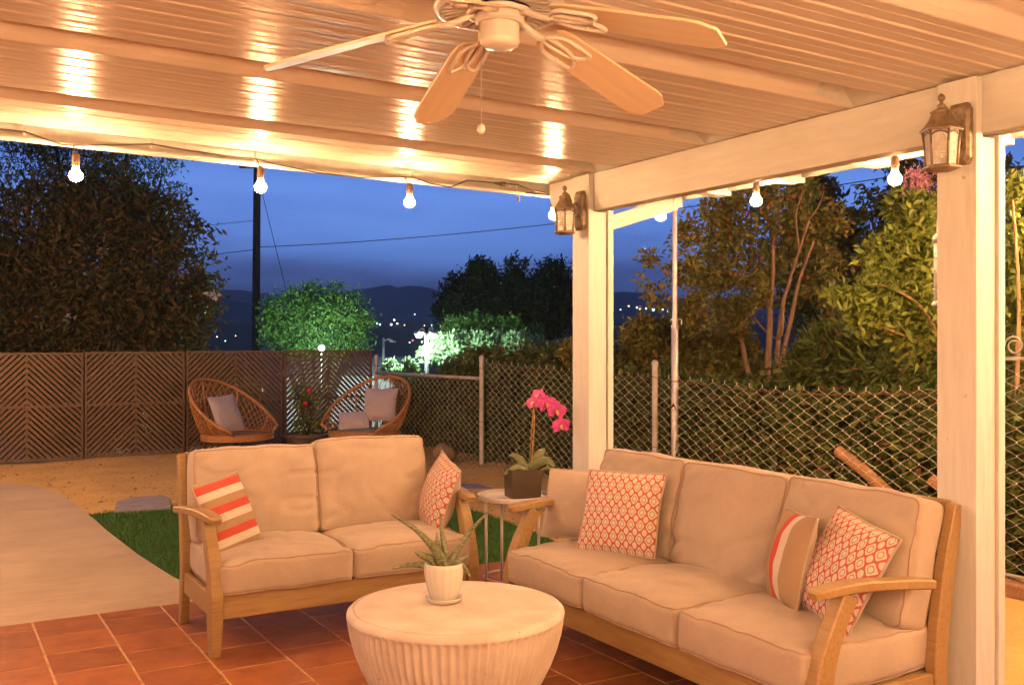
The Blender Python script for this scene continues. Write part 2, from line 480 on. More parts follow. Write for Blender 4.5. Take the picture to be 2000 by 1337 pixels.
# ------------------------------------------------------------------ mesh builder
class MB:
    def __init__(self):
        self.v, self.f, self.fm = [], [], []
    def add(self, vs_, fs_, mi=0):
        o = len(self.v)
        self.v.extend([tuple(p) for p in vs_])
        self.f.extend([tuple(i + o for i in f) for f in fs_])
        self.fm.extend([mi] * len(fs_))
        return self
    def box(self, lo, hi, bev=0.0, mtx=None, mi=0):
        bm = bmesh.new()
        c = [(a + b) / 2 for a, b in zip(lo, hi)]
        s = [abs(b - a) for a, b in zip(lo, hi)]
        bmesh.ops.create_cube(bm, size=1.0)
        for q in bm.verts:
            q.co = Vector((q.co.x * s[0] + c[0], q.co.y * s[1] + c[1], q.co.z * s[2] + c[2]))
        if bev > 0:
            bmesh.ops.bevel(bm, geom=list(bm.edges), offset=min(bev, min(s) * .45), segments=2, affect='EDGES', profile=0.5)
        return self.bm(bm, mtx, mi)
    def bm(self, bm, mtx=None, mi=0):
        bm.verts.index_update()
        vv = [(mtx @ q.co) if mtx else q.co.copy() for q in bm.verts]
        ff = [[q.index for q in f.verts] for f in bm.faces]
        bm.free()
        return self.add(vv, ff, mi)
    def tube(self, pts, rad, n=8, cap=True, closed=False, mi=0, flat=None):
        pts = [Vector(p) for p in pts]
        if not isinstance(rad, (list, tuple)): rad = [rad] * len(pts)
        N = len(pts)
        vs_, fs_ = [], []
        prev = None
        for i, p in enumerate(pts):
            if closed: t = pts[(i + 1) % N] - pts[i - 1]
            else: t = pts[min(i + 1, N - 1)] - pts[max(i - 1, 0)]
            if t.length < 1e-9: t = Vector((0, 0, 1))
            t.normalize()
            if prev is None:
                up = Vector((0, 0, 1)) if abs(t.z) < 0.9 else Vector((1, 0, 0))
                a = t.cross(up).normalized()
            else:
                a = (prev - t * prev.dot(t))
                a = a.normalized() if a.length > 1e-6 else t.orthogonal().normalized()
            prev = a
            b = t.cross(a)
            for k in range(n):
                an = 2 * PI * k / n
                fl = flat if flat else 1.0
                vs_.append(p + (a * math.cos(an) + b * math.sin(an) * fl) * rad[i])
        segs = N if closed else N - 1
        for i in range(segs):
            j = (i + 1) % N
            for k in range(n):
                l = (k + 1) % n
                fs_.append((i * n + k, i * n + l, j * n + l, j * n + k))
        if cap and not closed:
            fs_.append(tuple(range(n))[::-1])
            fs_.append(tuple((N - 1) * n + k for k in range(n)))
        return self.add(vs_, fs_, mi)
    def lathe(self, prof, n=32, c=(0, 0, 0), mi=0, fn=None, cap=True):
        vs_, fs_ = [], []
        for i, (r, z) in enumerate(prof):
            for k in range(n):
                a = 2 * PI * k / n
                rr = fn(r, z, a) if fn else r
                vs_.append((c[0] + rr * math.cos(a), c[1] + rr * math.sin(a), c[2] + z))
        for i in range(len(prof) - 1):
            for k in range(n):
                l = (k + 1) % n
                fs_.append((i * n + k, i * n + l, (i + 1) * n + l, (i + 1) * n + k))
        if cap and prof[0][0] > 1e-6: fs_.append(tuple(range(n))[::-1])
        if cap and prof[-1][0] > 1e-6: fs_.append(tuple((len(prof) - 1) * n + k for k in range(n)))
        return self.add(vs_, fs_, mi)
    def prism(self, poly, axis, lo, hi, mi=0):
        """poly: 2D outline in the two other axes (in x,y,z order), extruded along axis"""
        def mk(p, t):
            q = list(p); q.insert(axis, t); return tuple(q)
        n = len(poly)
        vs_ = [mk(p, lo) for p in poly] + [mk(p, hi) for p in poly]
        fs_ = [tuple(range(n))[::-1], tuple(range(n, 2 * n))]
        for i in range(n):
            j = (i + 1) % n
            fs_.append((i, j, n + j, n + i))
        return self.add(vs_, fs_, mi)
    def quadstrip(self, A, B, mi=0):
        n = len(A)
        return self.add(list(A) + list(B), [(i, i + 1, n + i + 1, n + i) for i in range(n - 1)], mi)
    def xform(self, m):
        self.v = [tuple(m @ Vector(p)) for p in self.v]
        return self
    def build(self, name, mats, parent=None, smooth=False, auto=None, fix=True):
        me = bpy.data.meshes.new(name)
        me.from_pydata(self.v, [], self.f)
        if not isinstance(mats, (list, tuple)): mats = [mats]
        for m in mats: me.materials.append(MAT[m] if isinstance(m, str) else m)
        me.polygons.foreach_set('material_index', self.fm)
        if fix:
            bm = bmesh.new(); bm.from_mesh(me)
            bmesh.ops.recalc_face_normals(bm, faces=list(bm.faces))
            bm.to_mesh(me); bm.free()
        if smooth or auto:
            me.polygons.foreach_set('use_smooth', [True] * len(me.polygons))
            if auto:
                me.set_sharp_from_angle(angle=math.radians(auto))
        me.update()
        return link(name, me, parent)

def link(name, me, parent=None):
    o = bpy.data.objects.new(name, me)
    C.objects.link(o)
    if parent is not None: o.parent = parent
    return o
def tag(o, label=None, cat=None, group=None, kind=None):
    if label: o['label'] = label
    if cat: o['category'] = cat
    if group: o['group'] = group
    if kind: o['kind'] = kind
    return o
def thing(name, label, cat, loc=(0, 0, 0), rz=0.0, group=None):
    o = bpy.data.objects.new(name, None)
    C.objects.link(o)
    o.location = loc
    o.rotation_euler = (0, 0, rz)
    o.empty_display_size = 0.1
    return tag(o, label, cat, group)
def np_mesh(name, V, Fq, mats, parent=None, mi=None, smooth=False):
    """fast mesh from numpy arrays: Fq is (n,3) or (n,4)"""
    me = bpy.data.meshes.new(name)
    k = Fq.shape[1]
    me.vertices.add(len(V)); me.vertices.foreach_set('co', V.astype(np.float32).ravel())
    me.loops.add(Fq.size); me.loops.foreach_set('vertex_index', Fq.astype(np.int32).ravel())
    me.polygons.add(len(Fq))
    me.polygons.foreach_set('loop_start', np.arange(0, Fq.size, k, dtype=np.int32))
    me.polygons.foreach_set('loop_total', np.full(len(Fq), k, dtype=np.int32))
    if not isinstance(mats, (list, tuple)): mats = [mats]
    for m in mats: me.materials.append(MAT[m])
    if mi is not None: me.polygons.foreach_set('material_index', mi.astype(np.int32))
    if smooth: me.polygons.foreach_set('use_smooth', [True] * len(Fq))
    me.update(calc_edges=True)
    me.validate()
    return link(name, me, parent)

# ================================================================== the ground and the far country
YX, YY = 5.75, 13.45                                  # yard corner behind the two fences
def tz(x, y):
    d = math.hypot(max(0, x - YX), max(0, y - YY))
    r = math.hypot(x, y)
    z = -0.10 - 4.2 * (1 - math.exp(-d / 9.0))
    if r > 220: z += (min(r, 520) - 220) * 0.052
    if r > 520: z += (r - 520) * 0.02
    if d > 3: z += 0.5 * noise.noise(Vector((x * .03, y * .03, 0)))
    return z
def build_terrain():
    rings = [0, 3, 6, 8, 9, 10, 11, 12, 13, 14, 15, 16, 17, 18, 20, 22, 25, 28, 32, 37, 43, 50, 60, 75, 95, 120, 160, 220, 300, 380, 450, 520, 700, 1000, 1500, 2200, 3500]
    NA = 180
    V, Q = [], []
    for r in rings:
        for k in range(NA):
            a = 2 * PI * k / NA
            x, y = r * math.sin(a), r * math.cos(a)
            V.append((x, y, tz(x, y)))
    for i in range(len(rings) - 1):
        for k in range(NA):
            l = (k + 1) % NA
            Q.append((i * NA + k, i * NA + l, (i + 1) * NA + l, (i + 1) * NA + k))
    mb = MB(); mb.add(V, Q)
    o = mb.build('terrain', 'slope', smooth=True)
    tag(o, 'dark hillside dropping away behind the fences into the valley', 'terrain', kind='structure')
build_terrain()

def build_hills():
    def ridge(name, R, prof, seed, label):
        N = 260
        A, B, D = [], [], []
        for k in range(N + 1):
            a = math.radians(-40 + 140 * k / N)
            px = CX + F * math.tan(max(-1.2, min(1.2, a - YAW)))
            # ridge height in pixels above the horizon, read along the photograph
            ys = [p[1] for p in prof]; xs = [p[0] for p in prof]
            hpx = float(np.interp(px, xs, ys))
            hgt = hpx / F * R + R * 0.006 * noise.noise(Vector((a * 22, seed, 0))) + R * 0.003 * noise.noise(Vector((a * 70, seed, 4)))
            x, y = math.sin(a), math.cos(a)
            A.append((x * R * 0.72, y * R * 0.72, -5)); B.append((x * R * .9, y * R * .9, H + hgt * .62)); D.append((x * R, y * R, H + hgt))
        mb = MB()
        n = N + 1
        E_ = [(p[0] * 1.2, p[1] * 1.2, -5) for p in D]
        mb.add(A + B + D + E_, [(j * n + i, j * n + i + 1, (j + 1) * n + i + 1, (j + 1) * n + i) for j in range(3) for i in range(N)])
        o = mb.build(name, 'hill', smooth=True)
        tag(o, label, 'hills', kind='structure')
    ridge('hills', 2400, [(-900, 95), (0, 100), (430, 106), (520, 92), (640, 92), (760, 110), (900, 100), (1100, 92), (1230, 100), (1400, 82), (1800, 95), (2600, 90)], 3.0, 'dark blue ridge of hills across the valley')
    ridge('near_hills', 1300, [(-900, 40), (0, 50), (300, 60), (430, 84), (490, 74), (560, 55), (700, 44), (900, 47), (1100, 52), (1300, 62), (1500, 55), (1800, 50), (2600, 50)], 8.0, 'lower dark hill rising behind the town lights')
build_hills()

# ---- yard sheet with soft bumps
def build_yard():
    xs = np.concatenate([np.arange(-14, 0, 1.0), np.arange(0, 5.9, 0.12), [5.95]])
    ys = np.concatenate([np.arange(-6, 5.5, 1.0), np.arange(5.5, 13.6, 0.14), [13.75]])
    V = []
    for y in ys:
        for x in xs:
            z = -0.020
            if y > 6:
                w = min(1, (y - 6) / 2)
                z += w * 0.010 * noise.noise(Vector((x * 1.3, y * 1.3, 1)))
                if y > 9.3 and x > 1.3: z += .014
                if x > 4.2: z += 0.10 * max(0, min(1, (x - 4.4) / 1.0)) * (0.6 + 0.5 * noise.noise(Vector((x * .9, y * .9, 7))))
                if y > 11.5: z += 0.06 * min(1, (y - 11.5) / 1.5) * (0.5 + noise.noise(Vector((x * 1.1, 3, 2))))
            V.append((x, y, z))
    nx = len(xs)
    Q = [(j * nx + i, j * nx + i + 1, (j + 1) * nx + i + 1, (j + 1) * nx + i) for j in range(len(ys) - 1) for i in range(nx - 1)]
    mb = MB(); mb.add(V, Q)
    tag(mb.build('ground', 'sand', smooth=True), 'tan decomposed granite ground of the yard', 'ground', kind='structure')
build_yard()

# ---- concrete path, artificial turf, stepping stones
def sheet(name, pts, z, th, mat, label, cat):
    mb = MB()
    mb.prism([(p[0], p[1]) for p in pts], 2, z - th, z)
    return tag(mb.build(name, mat), label, cat, kind='structure')
edge = [(1.47, 5.725), (1.40, 6.0), (1.335, 6.4), (1.27, 7.2), (1.225, 8.2), (1.205, 9.0), (1.185, 9.7), (1.13, 10.5), (1.00, 11.1), (0.80, 11.55), (0.50, 11.82), (0.1, 11.95), (-0.5, 12.0), (-7.0, 11.9)]
sheet('path', edge + [(-7.0, 5.725)], -0.004, 0.10, 'concrete', 'pale concrete path curving away from the tiled patio', 'path')
turf_poly = [(e[0] + 0.015, e[1]) for e in edge[:6]] + [(1.195, 9.10), (1.9, 9.19), (3.0, 9.05), (4.08, 8.1), (4.12, 7.4), (4.02, 6.3), (3.9, 5.73)]
turf_poly[0] = (1.485, 5.73)
sheet('turf', turf_poly, -0.010, 0.05, 'turf_base', 'artificial turf strip between path and gravel', 'turf')
def in_poly(x, y, poly):
    c = False
    j = len(poly) - 1
    for i in range(len(poly)):
        if (poly[i][1] > y) != (poly[j][1] > y) and x < (poly[j][0] - poly[i][0]) * (y - poly[i][1]) / (poly[j][1] - poly[i][1]) + poly[i][0]:
            c = not c
        j = i
    return c
def build_turf_blades():
    rg = np.random.default_rng(5)
    P = []
    while len(P) < 46000:
        x, y = rg.uniform(1.1, 4.15), rg.uniform(5.74, 9.2)
        if in_poly(x, y, turf_poly): P.append((x, y))
    P = np.array(P)
    n = len(P)
    a = rg.uniform(0, 2 * PI, n); w = rg.uniform(.0028, .005, n); h = rg.uniform(.018, .034, n)
    lean = rg.normal(0, .010, (n, 2))
    base = np.column_stack([P, np.full(n, -0.012)])
    dx = np.column_stack([np.cos(a) * w, np.sin(a) * w, np.zeros(n)])
    tip = base + np.column_stack([lean, h])
    V = np.stack([base - dx, base + dx, tip], 1).reshape(-1, 3)
    np_mesh('turf_blades', V, np.arange(3 * n).reshape(-1, 3), 'turf')
    tag(bpy.data.objects['turf_blades'], 'short green blades of the artificial turf', 'turf', kind='stuff')
build_turf_blades()
def build_pebbles():
    rg = np.random.default_rng(14)
    P = []
    while len(P) < 5200:
        x, y = rg.uniform(.2, 5.45), rg.uniform(6.0, 13.0)
        if in_poly(x, y, turf_poly) or in_poly(x, y, edge + [(-7.0, 5.725)]): continue
        P.append((x, y))
    P = np.array(P); n = len(P)
    z = np.zeros(n)
    gm = bpy.data.objects['ground']
    deps = bpy.context.evaluated_depsgraph_get()
    for i in range(n):
        hit, loc, nn, ix = gm.ray_cast(Vector((P[i, 0], P[i, 1], 2.0)), Vector((0, 0, -1)))
        z[i] = loc.z if hit else 0
    r_ = rg.lognormal(-5.1, .45, n)
    octa = np.array([(1, 0, 0), (0, 1, 0), (-1, 0, 0), (0, -1, 0), (0, 0, .7), (0, 0, -.5)], float)
    jit = rg.uniform(.7, 1.3, (n, 6, 1))
    ang = rg.uniform(0, 2 * PI, n)
    ca, sa_ = np.cos(ang)[:, None], np.sin(ang)[:, None]
    o = octa[None] * jit * r_[:, None, None] * np.array([1.25, .9, 1])
    X = o[:, :, 0] * ca - o[:, :, 1] * sa_; Y = o[:, :, 0] * sa_ + o[:, :, 1] * ca
    V = np.stack([X + P[:, 0:1], Y + P[:, 1:2], o[:, :, 2] + z[:, None] + r_[:, None] * .25], 2).reshape(-1, 3)
    f = np.array([(0, 1, 4), (1, 2, 4), (2, 3, 4), (3, 0, 4), (1, 0, 5), (2, 1, 5), (3, 2, 5), (0, 3, 5)])
    Fq = (f[None] + (np.arange(n) * 6)[:, None, None]).reshape(-1, 3)
    np_mesh('gravel', V, Fq, 'pebble')
    tag(bpy.data.objects['gravel'], 'loose pebbles scattered over the tan ground', 'gravel', kind='stuff')
build_pebbles()
def stone_slab(pts, z, label):
    mb = MB()
    n = len(pts)
    cx, cy = sum(p[0] for p in pts) / n, sum(p[1] for p in pts) / n
    inner = [(cx + (p[0] - cx) * .96, cy + (p[1] - cy) * .96) for p in pts]
    V = [(*p, z - .08) for p in pts] + [(*p, z - .008) for p in pts] + [(*p, z) for p in inner]
    Q = [(j * n + i, j * n + (i + 1) % n, (j + 1) * n + (i + 1) % n, (j + 1) * n + i) for j in range(2) for i in range(n)] + [tuple(range(2 * n, 3 * n))]
    mb.add(V, Q)
    tag(mb.build('stepping_stone', 'paver'), label, 'stone', 'stepping stones in the gravel')
for pts, lb in (
    ([(222, 998), (228, 978), (262, 970), (318, 966), (332, 972), (334, 990)], 'grey stepping stone set in gravel beside the turf corner'),
    ([(886, 950), (900, 944), (960, 944), (974, 950), (960, 954), (905, 955)], 'grey stepping stone in gravel beyond the side table'),
    ([(935, 966), (948, 960), (975, 960), (985, 968), (970, 976), (945, 975)], 'grey stepping stone just behind the small side table')):
    stone_slab([tuple(on_z(x, y, 0.01)[:2]) for x, y in pts], 0.016, lb)

# ---- tiled patio
def build_patio():
    mb = MB()
    mb.box((-2.6, -2.6, -0.16), (3.62, 5.725, -0.0022))
    slab = tag(mb.build('patio_floor', 'grout'), 'terracotta tiled patio floor in running bond', 'floor', kind='structure')
    T, G = 0.32, 0.0100
    tb = MB()
    tb.box((G / 2, G / 2, -0.012), (T - G / 2, T - G / 2, 0), bev=0.0025)
    first = tb.build('tile', 'tile', slab)
    me = first.data
    far = MB()
    cnt, used = 0, False
    for i in range(-11, 8):
        x = 1.125 + T * i
        off = 0 if i % 2 == 0 else T / 2
        y = 5.722 - T + (0 if off == 0 else 0)
        rows = []
        yy = 5.722
        if off: rows.append((yy - T / 2, yy, True)); yy -= T / 2
        while yy > -2.5:
            rows.append((yy - T, yy, False)); yy -= T
        for (y0, y1, half) in rows:
            near = x > -0.9 and y0 > 1.25
            if near and not half:
                o = first if not used else link('tile', me, slab)
                used = True
                o.location = (x, y0, rnd.uniform(-.0006, .0006))
                cnt += 1
            elif near:
                hb = MB(); hb.box((G / 2, G / 2, -.012), (T - G / 2, T / 2 - G / 2, 0), bev=.0025)
                o = hb.build('tile', 'tile', slab); o.location = (x, y0, 0)
            else:
                if x + T < 3.62:
                    far.box((x + G / 2, y0 + G / 2, -.012), (x + T - G / 2, y1 - G / 2, 0))
    fo = far.build('tile_field', 'tile', slab)
    tag(fo, kind='stuff')
build_patio()

# ================================================================== the patio cover
ZC = 2.41
def roofz(x): return ZC + 0.015 * (3.25 - x)
XL, XR, YB, YF = -2.6, 3.95, -2.4, 5.10
cover = thing('patio_cover', 'white painted patio cover with ribbed metal ceiling and sandwich posts', 'patio cover', (3.3, 4.7, 0))
cover_inv = Matrix.Translation((-3.3, -4.7, 0))
def cpart(mb, name, mat, parent=None, **k):
    """world-space builder -> part of the cover"""
    mb.xform(cover_inv)
    return mb.build(name, mat, parent or cover, **k)
def rib_strip(prof, x0, x1):
    """open profile (y,z) swept along x following the roof fall, with thickness upward"""
    mb = MB()
    A = [(x0, y, z + roofz(x0)) for y, z in prof]
    B = [(x1, y, z + roofz(x1)) for y, z in prof]
    mb.quadstrip(A, B)
    A2 = [(x0, y, max(z, 0) + 0.012 + roofz(x0)) for y, z in prof]
    B2 = [(x1, y, max(z, 0) + 0.012 + roofz(x1)) for y, z in prof]
    mb.quadstrip(A2, B2)
    return mb
def build_roof():
    chan = [3.585 + 0.895 * k for k in range(-6, 2)]
    y_start = YB
    plank_me = {}
    def planks(y0, y1):
        n = max(1, round((y1 - y0) / 0.116))
        w = (y1 - y0) / n
        key = round(w, 4)
        for i in range(n):
            y = y0 + i * w
            if key not in plank_me:
                prof = [(0.0, 0.0035), (w * .04, 0.0030), (w * .07, -0.0003), (w * .12, -0.0018), (w * .17, -0.0018), (w * .21, 0.0), (w * .52, 0.0005), (w * .545, -0.0008), (w * .59, -0.0008), (w * .62, 0.0004), (w * .95, 0.0), (w, 0.0035)]
                mb = rib_strip(prof, XL, XR)
                o = cpart(mb, 'ceiling_plank', 'ceil')
                plank_me[key] = o.data
                o.location = (0, y, 0)
            else:
                o = link('ceiling_plank', plank_me[key], cover)
                o.location = (0, y, 0)
    cm = None
    prev = YB
    for yc in chan:
        planks(prev, yc - 0.10)
        if cm is None:
            prof = [(-0.10, 0.0), (-0.098, 0.105), (-0.005, 0.112), (0.080, 0.016), (0.10, 0.0)]
            mb = rib_strip(prof, XL, 3.265)
            o = cpart(mb, 'ceiling_channel', 'ceil')
            cm = o.data
            o.location = (0, yc, 0)
            wb = MB()      # sloped filler that closes the channel on top of the beam
            x0, x1 = 3.02, 3.262
            pts = [(x0, -.098, .102 + roofz(x0)), (x0, -.005, .109 + roofz(x0)), (x0, .080, .015 + roofz(x0)), (x1, -.094, -.002 + roofz(x1)), (x1, .0, -.002 + roofz(x1)), (x1, .092, -.002 + roofz(x1))]
            wb.add(pts, [(0, 1, 4, 3), (1, 2, 5, 4)])
            f = cpart(wb, 'channel_filler', 'paint'); f.location = (0, yc, 0)
            fm = f.data
        else:
            o = link('ceiling_channel', cm, cover); o.location = (0, yc, 0)
            f = link('channel_filler', fm, cover); f.location = (0, yc, 0)
        prev = yc + 0.10
    planks(prev, YF)
    mb = MB()
    mb.add([(XL, YB, roofz(XL) + .135), (XR, YB, roofz(XR) + .135), (XR, YF, roofz(XR) + .135), (XL, YF, roofz(XL) + .135),
            (XL, YB, roofz(XL) + .16), (XR, YB, roofz(XR) + .16), (XR, YF, roofz(XR) + .16), (XL, YF, roofz(XL) + .16)],
           [(0, 1, 2, 3), (4, 5, 6, 7), (0, 1, 5, 4), (1, 2, 6, 5), (2, 3, 7, 6), (3, 0, 4, 7)])
    cpart(mb, 'roof_deck', 'paint')
    # front fascia (gutter board), follows the fall
    def fascia(x0, y0, x1, y1, th, lo, hi, name):
        mb = MB()
        V = []
        for (x, y) in ((x0, y0), (x1, y1)):
            n = Vector((-(y1 - y0), x1 - x0)).normalized()
            for s in (0, th):
                for z in (lo, hi):
                    V.append((x + n.x * s, y + n.y * s, roofz(x) + z))
        mb.add(V, [(0, 1, 3, 2), (4, 5, 7, 6), (0, 1, 5, 4), (2, 3, 7, 6), (0, 2, 6, 4), (1, 3, 7, 5)])
        return cpart(mb, name, 'paint')
    fascia(XL, YF, XR, YF, 0.03, -0.068, 0.13, 'front_fascia')
    fascia(XR, YB, XR, YF - .002, -0.03, -0.088, 0.13, 'side_fascia')
    # drip lip under the front fascia
    mb = MB()
    mb.add([(XL, 5.085, roofz(XL) - .068), (XR, 5.085, roofz(XR) - .068), (XR, 5.14, roofz(XR) - .074), (XL, 5.14, roofz(XL) - .074),
            (XL, 5.085, roofz(XL) - .060), (XR, 5.085, roofz(XR) - .060), (XR, 5.14, roofz(XR) - .066), (XL, 5.14, roofz(XL) - .066)],
           [(0, 1, 2, 3), (4, 5, 6, 7), (0, 1, 5, 4), (1, 2, 6, 5), (2, 3, 7, 6), (3, 0, 4, 7)])
    cpart(mb, 'drip_edge', 'paint')
build_roof()

BX = 3.262                                             # inner face of the beam
BZ = 2.198
POSTS = [(2.208, 2.368), (4.606, 4.768)]               # far post, near post (y range)
def build_beams():
    # inner beam board, in runs between the posts, and the outer board
    runs = [(YB, POSTS[0][0]), (POSTS[0][0], POSTS[1][0] + 0.0)]
    mb = MB(); mb.box((BX, YB, BZ), (BX + .044, 2.232, ZC - .004), bev=.004); cpart(mb, 'beam', 'paint')
    mb = MB(); mb.box((BX, 2.235, BZ - .003), (BX + .044, 4.63, ZC - .004), bev=.004); cpart(mb, 'beam', 'paint')
    # tail of the inner board with its rounded end
    prof = [(4.633, BZ + .002), (4.72, BZ + .004)]
    for k in range(0, 9):
        a = -PI / 2 + (PI / 2) * k / 8
        prof.append((4.82 + .245 * math.cos(a), 2.33 + .13 * math.sin(a)))
    prof += [(5.072, ZC - .004), (4.633, ZC - .004)]
    mb = MB(); mb.prism(prof, 0, BX, BX + .044); cpart(mb, 'beam_tail', 'paint')
    mb = MB(); mb.box((BX + .10, YB, BZ + .01), (BX + .144, 5.05, ZC - .006), bev=.004); cpart(mb, 'beam', 'paint')
    for (y0, y1) in POSTS:
        root = bpy.data.objects.new('post', None)
        C.objects.link(root); root.parent = cover
        def pp(lo, hi, nm):
            mb = MB(); mb.box(lo, hi, bev=.003)
            cpart(mb, nm, 'paint_v', root)
        top = roofz(3.24) - .006
        pp((BX - .036, y0, 0), (BX - .002, y1, top - .004), 'face_board')
        pp((BX - .0, y0 + .018, 0), (BX + .100, y1 - .018, BZ - .006), 'core')
        pp((BX + .102, y0 + .004, 0), (BX + .140, y1 - .004, BZ + .006), 'back_board')
        # countersunk bolt heads on the face board
        for dy, z in ((.045, 2.30), (.115, 2.285), (.05, 2.045), (.045, 1.26)):
            mb = MB()
            mb.lathe([(.0, .0), (.008, .001), (.0095, -.003)], 10)
            mb.xform(Matrix.Translation((BX - .037, y0 + dy, z)) @ Matrix.Rotation(-PI / 2, 4, 'Y'))
            cpart(mb, 'bolt_head', 'paint', root, smooth=True)
    # knee brace from the far post to the outer rafter, with block end
    a, b = on_x(1196, 430, BX + .14), Vector((3.93, 4.672, 2.300))
    a = Vector((BX + .142, 4.675, 2.135)); 
    mb = MB()
    d = (b - a); L = d.length
    m = Matrix.Translation(a) @ d.to_track_quat('X', 'Z').to_matrix().to_4x4()
    mb.box((0, -.02, -.042), (L - .03, .02, .042), bev=.003, mtx=m)
    cpart(mb, 'knee_brace', 'paint')
    mb = MB(); mb.box((3.872, 4.635, 2.262), (3.935, 4.715, 2.352), bev=.004); cpart(mb, 'brace_block', 'paint')
    # rafter tails under the outer edge
    for px in (1412, 1555, 1725, 1960):
        p = on_x(px, 350, 3.93)
        mb = MB(); prof = [(3.41, 2.385), (3.975, 2.383), (3.975, 2.288), (3.86, 2.286), (3.41, 2.340)]
        mb.prism([(q[0], q[1]) for q in prof], 1, p.y - .02, p.y + .075)
        cpart(mb, 'rafter_tail', 'paint')
    # the same line of posts and beam on the unseen side, carrying the roof
    mb = MB(); mb.box((-2.5, YB, BZ), (-2.40, 5.05, roofz(-2.4) - .006), bev=.004); cpart(mb, 'beam', 'paint')
    for y in (2.25, 4.65):
        mb = MB(); mb.box((-2.52, y, 0), (-2.36, y + .16, BZ - .003), bev=.003); cpart(mb, 'post', 'paint')
build_beams()

# ---- house wall behind the photographer, closing the patio
def build_house():
    root = thing('house', 'cream stucco house wall at the back of the patio', 'house', (0.5, -2.45, 0))
    mb = MB(); mb.box((-4.5, -.2, -.1), (4.5, 0, 2.75)); mb.build('wall', 'stucco', root)
    mb = MB(); mb.box((-1.2, .004, 0), (.7, .05, 2.08), bev=.005); fr = mb.build('door_frame', 'paint', root)
    for k in range(2):
        mb = MB(); mb.box((-1.13 + .89 * k, .052, .05), (-.28 + .89 * k, .066, 2.02), bev=.004); mb.build('door_leaf', 'paint', fr)
build_house()

# ================================================================== string lights
BULB_R = 0.0305
def bulb_meshes():
    b = MB()
    prof = [(0.0, -.034)] + [(BULB_R * math.sin(a), -.006 - .028 * math.cos(a)) for a in [PI * k / 10 for k in range(1, 9)]] + [(.014, .030), (.013, .036)]
    b.lathe(prof, 16)
    return b
def make_string(label, cable_pts, bulbs, hooks=(), group='strings of lit bulbs around the patio cover'):
    o0 = Vector(cable_pts[0])
    root = thing('string_lights', label, 'string lights', o0, 0, group)
    inv = Matrix.Translation(-o0)
    mb = MB()
    mb.tube(cable_pts, 0.0042, 6)
    mb.xform(inv)
    mb.build('cable', 'cable', root, smooth=True)
    for p, top in bulbs:
        p = Vector(p); top = Vector(top)
        s = MB()
        s.tube([top, p + Vector((0, 0, .085))], .0035, 6)
        s.lathe([(.009, .10), (.017, .092), (.0185, .06), (.0165, .038), (.012, .034)], 14, c=p)
        s.xform(inv)
        so = s.build('socket', 'socket', root, auto=40)
        b = bulb_meshes(); b.xform(Matrix.Translation(p)); b.xform(inv)
        b.build('bulb', 'bulb', so, smooth=True)
    for h in hooks:
        h = Vector(h)
        k = MB()
        k.box((h.x - .006, h.y - .003, h.z - .028), (h.x + .006, h.y + .004, h.z + .022), bev=.002)
        k.xform(inv)
        k.build('hook', 'paint', root)
    return root
YS = 5.078
def front_cable():
    px = [(0, 252), (48, 257), (90, 272), (120, 282), (150, 284), (200, 283), (296, 281), (360, 292), (440, 304), (500, 311), (545, 322), (620, 337), (700, 346), (770, 345), (806, 346), (840, 358), (880, 365), (912, 352), (960, 356), (1010, 360), (1040, 372), (1066, 376)]
    pts = [on_y(x, y, YS) for x, y in px]
    left = [Vector((-2.5 + (pts[0].x + 2.5) * t, YS, 2.40 - .05 * abs(math.sin(t * PI * 3.2)))) for t in [k / 14 for k in range(14)]]
    return left + pts
fb = []
for x, y, ty in ((148, 340, 284), (509, 363, 311), (800, 393, 346)):
    p = on_y(x, y, YS - .07)
    t = on_y(x, ty, YS)
    fb.append((p, (p.x, YS, t.z)))
for X in (-.22, -1.05, -1.9):
    fb.append(((X, YS, 2.245), (X, YS, 2.365)))
hooks = [on_y(x, y, YS + .008) for x, y in ((48, 252), (296, 278), (500, 303), (806, 338), (925, 348), (1010, 358))]
make_string('string of lit bulbs hung along the front fascia of the patio cover', front_cable(), fb, hooks)
# far corner and right-hand run
XS = 3.80
rb = []
p = Vector((3.155, 5.085, 0)); q = on_y(1081, 418, 5.085)
rb.append((q, (q.x, q.y, 2.34)))
for x, y in ((1290, 420), (1477, 390), (1748, 347)):
    p = on_x(x, y, XS)
    rb.append((p, (p.x, p.y, p.z + .155)))
for Yb in (2.18, 1.75, 1.33, .9, .5, .05, -.4, -.9, -1.4):  # extra bulbs out of view, added closer together to brighten the right-hand planting
    rb.append(((XS, Yb, 2.222), (XS, Yb, 2.365)))
cab = [Vector((3.10, 5.082, 2.345)), Vector((3.2, 5.083, 2.34)), Vector((3.34, 5.085, 2.345)), Vector((3.6, 5.085, 2.36)), Vector((XS, 4.95, 2.37))]
ys_ = [4.95 - k * .12 for k in range(1, 46)]
cab += [Vector((XS, y, 2.378 - .022 * abs(math.sin((y - .5) * PI / .83 + PI / 2)))) for y in ys_]
make_string('string of lit bulbs hung under the side eave outside the long beam', cab, rb)
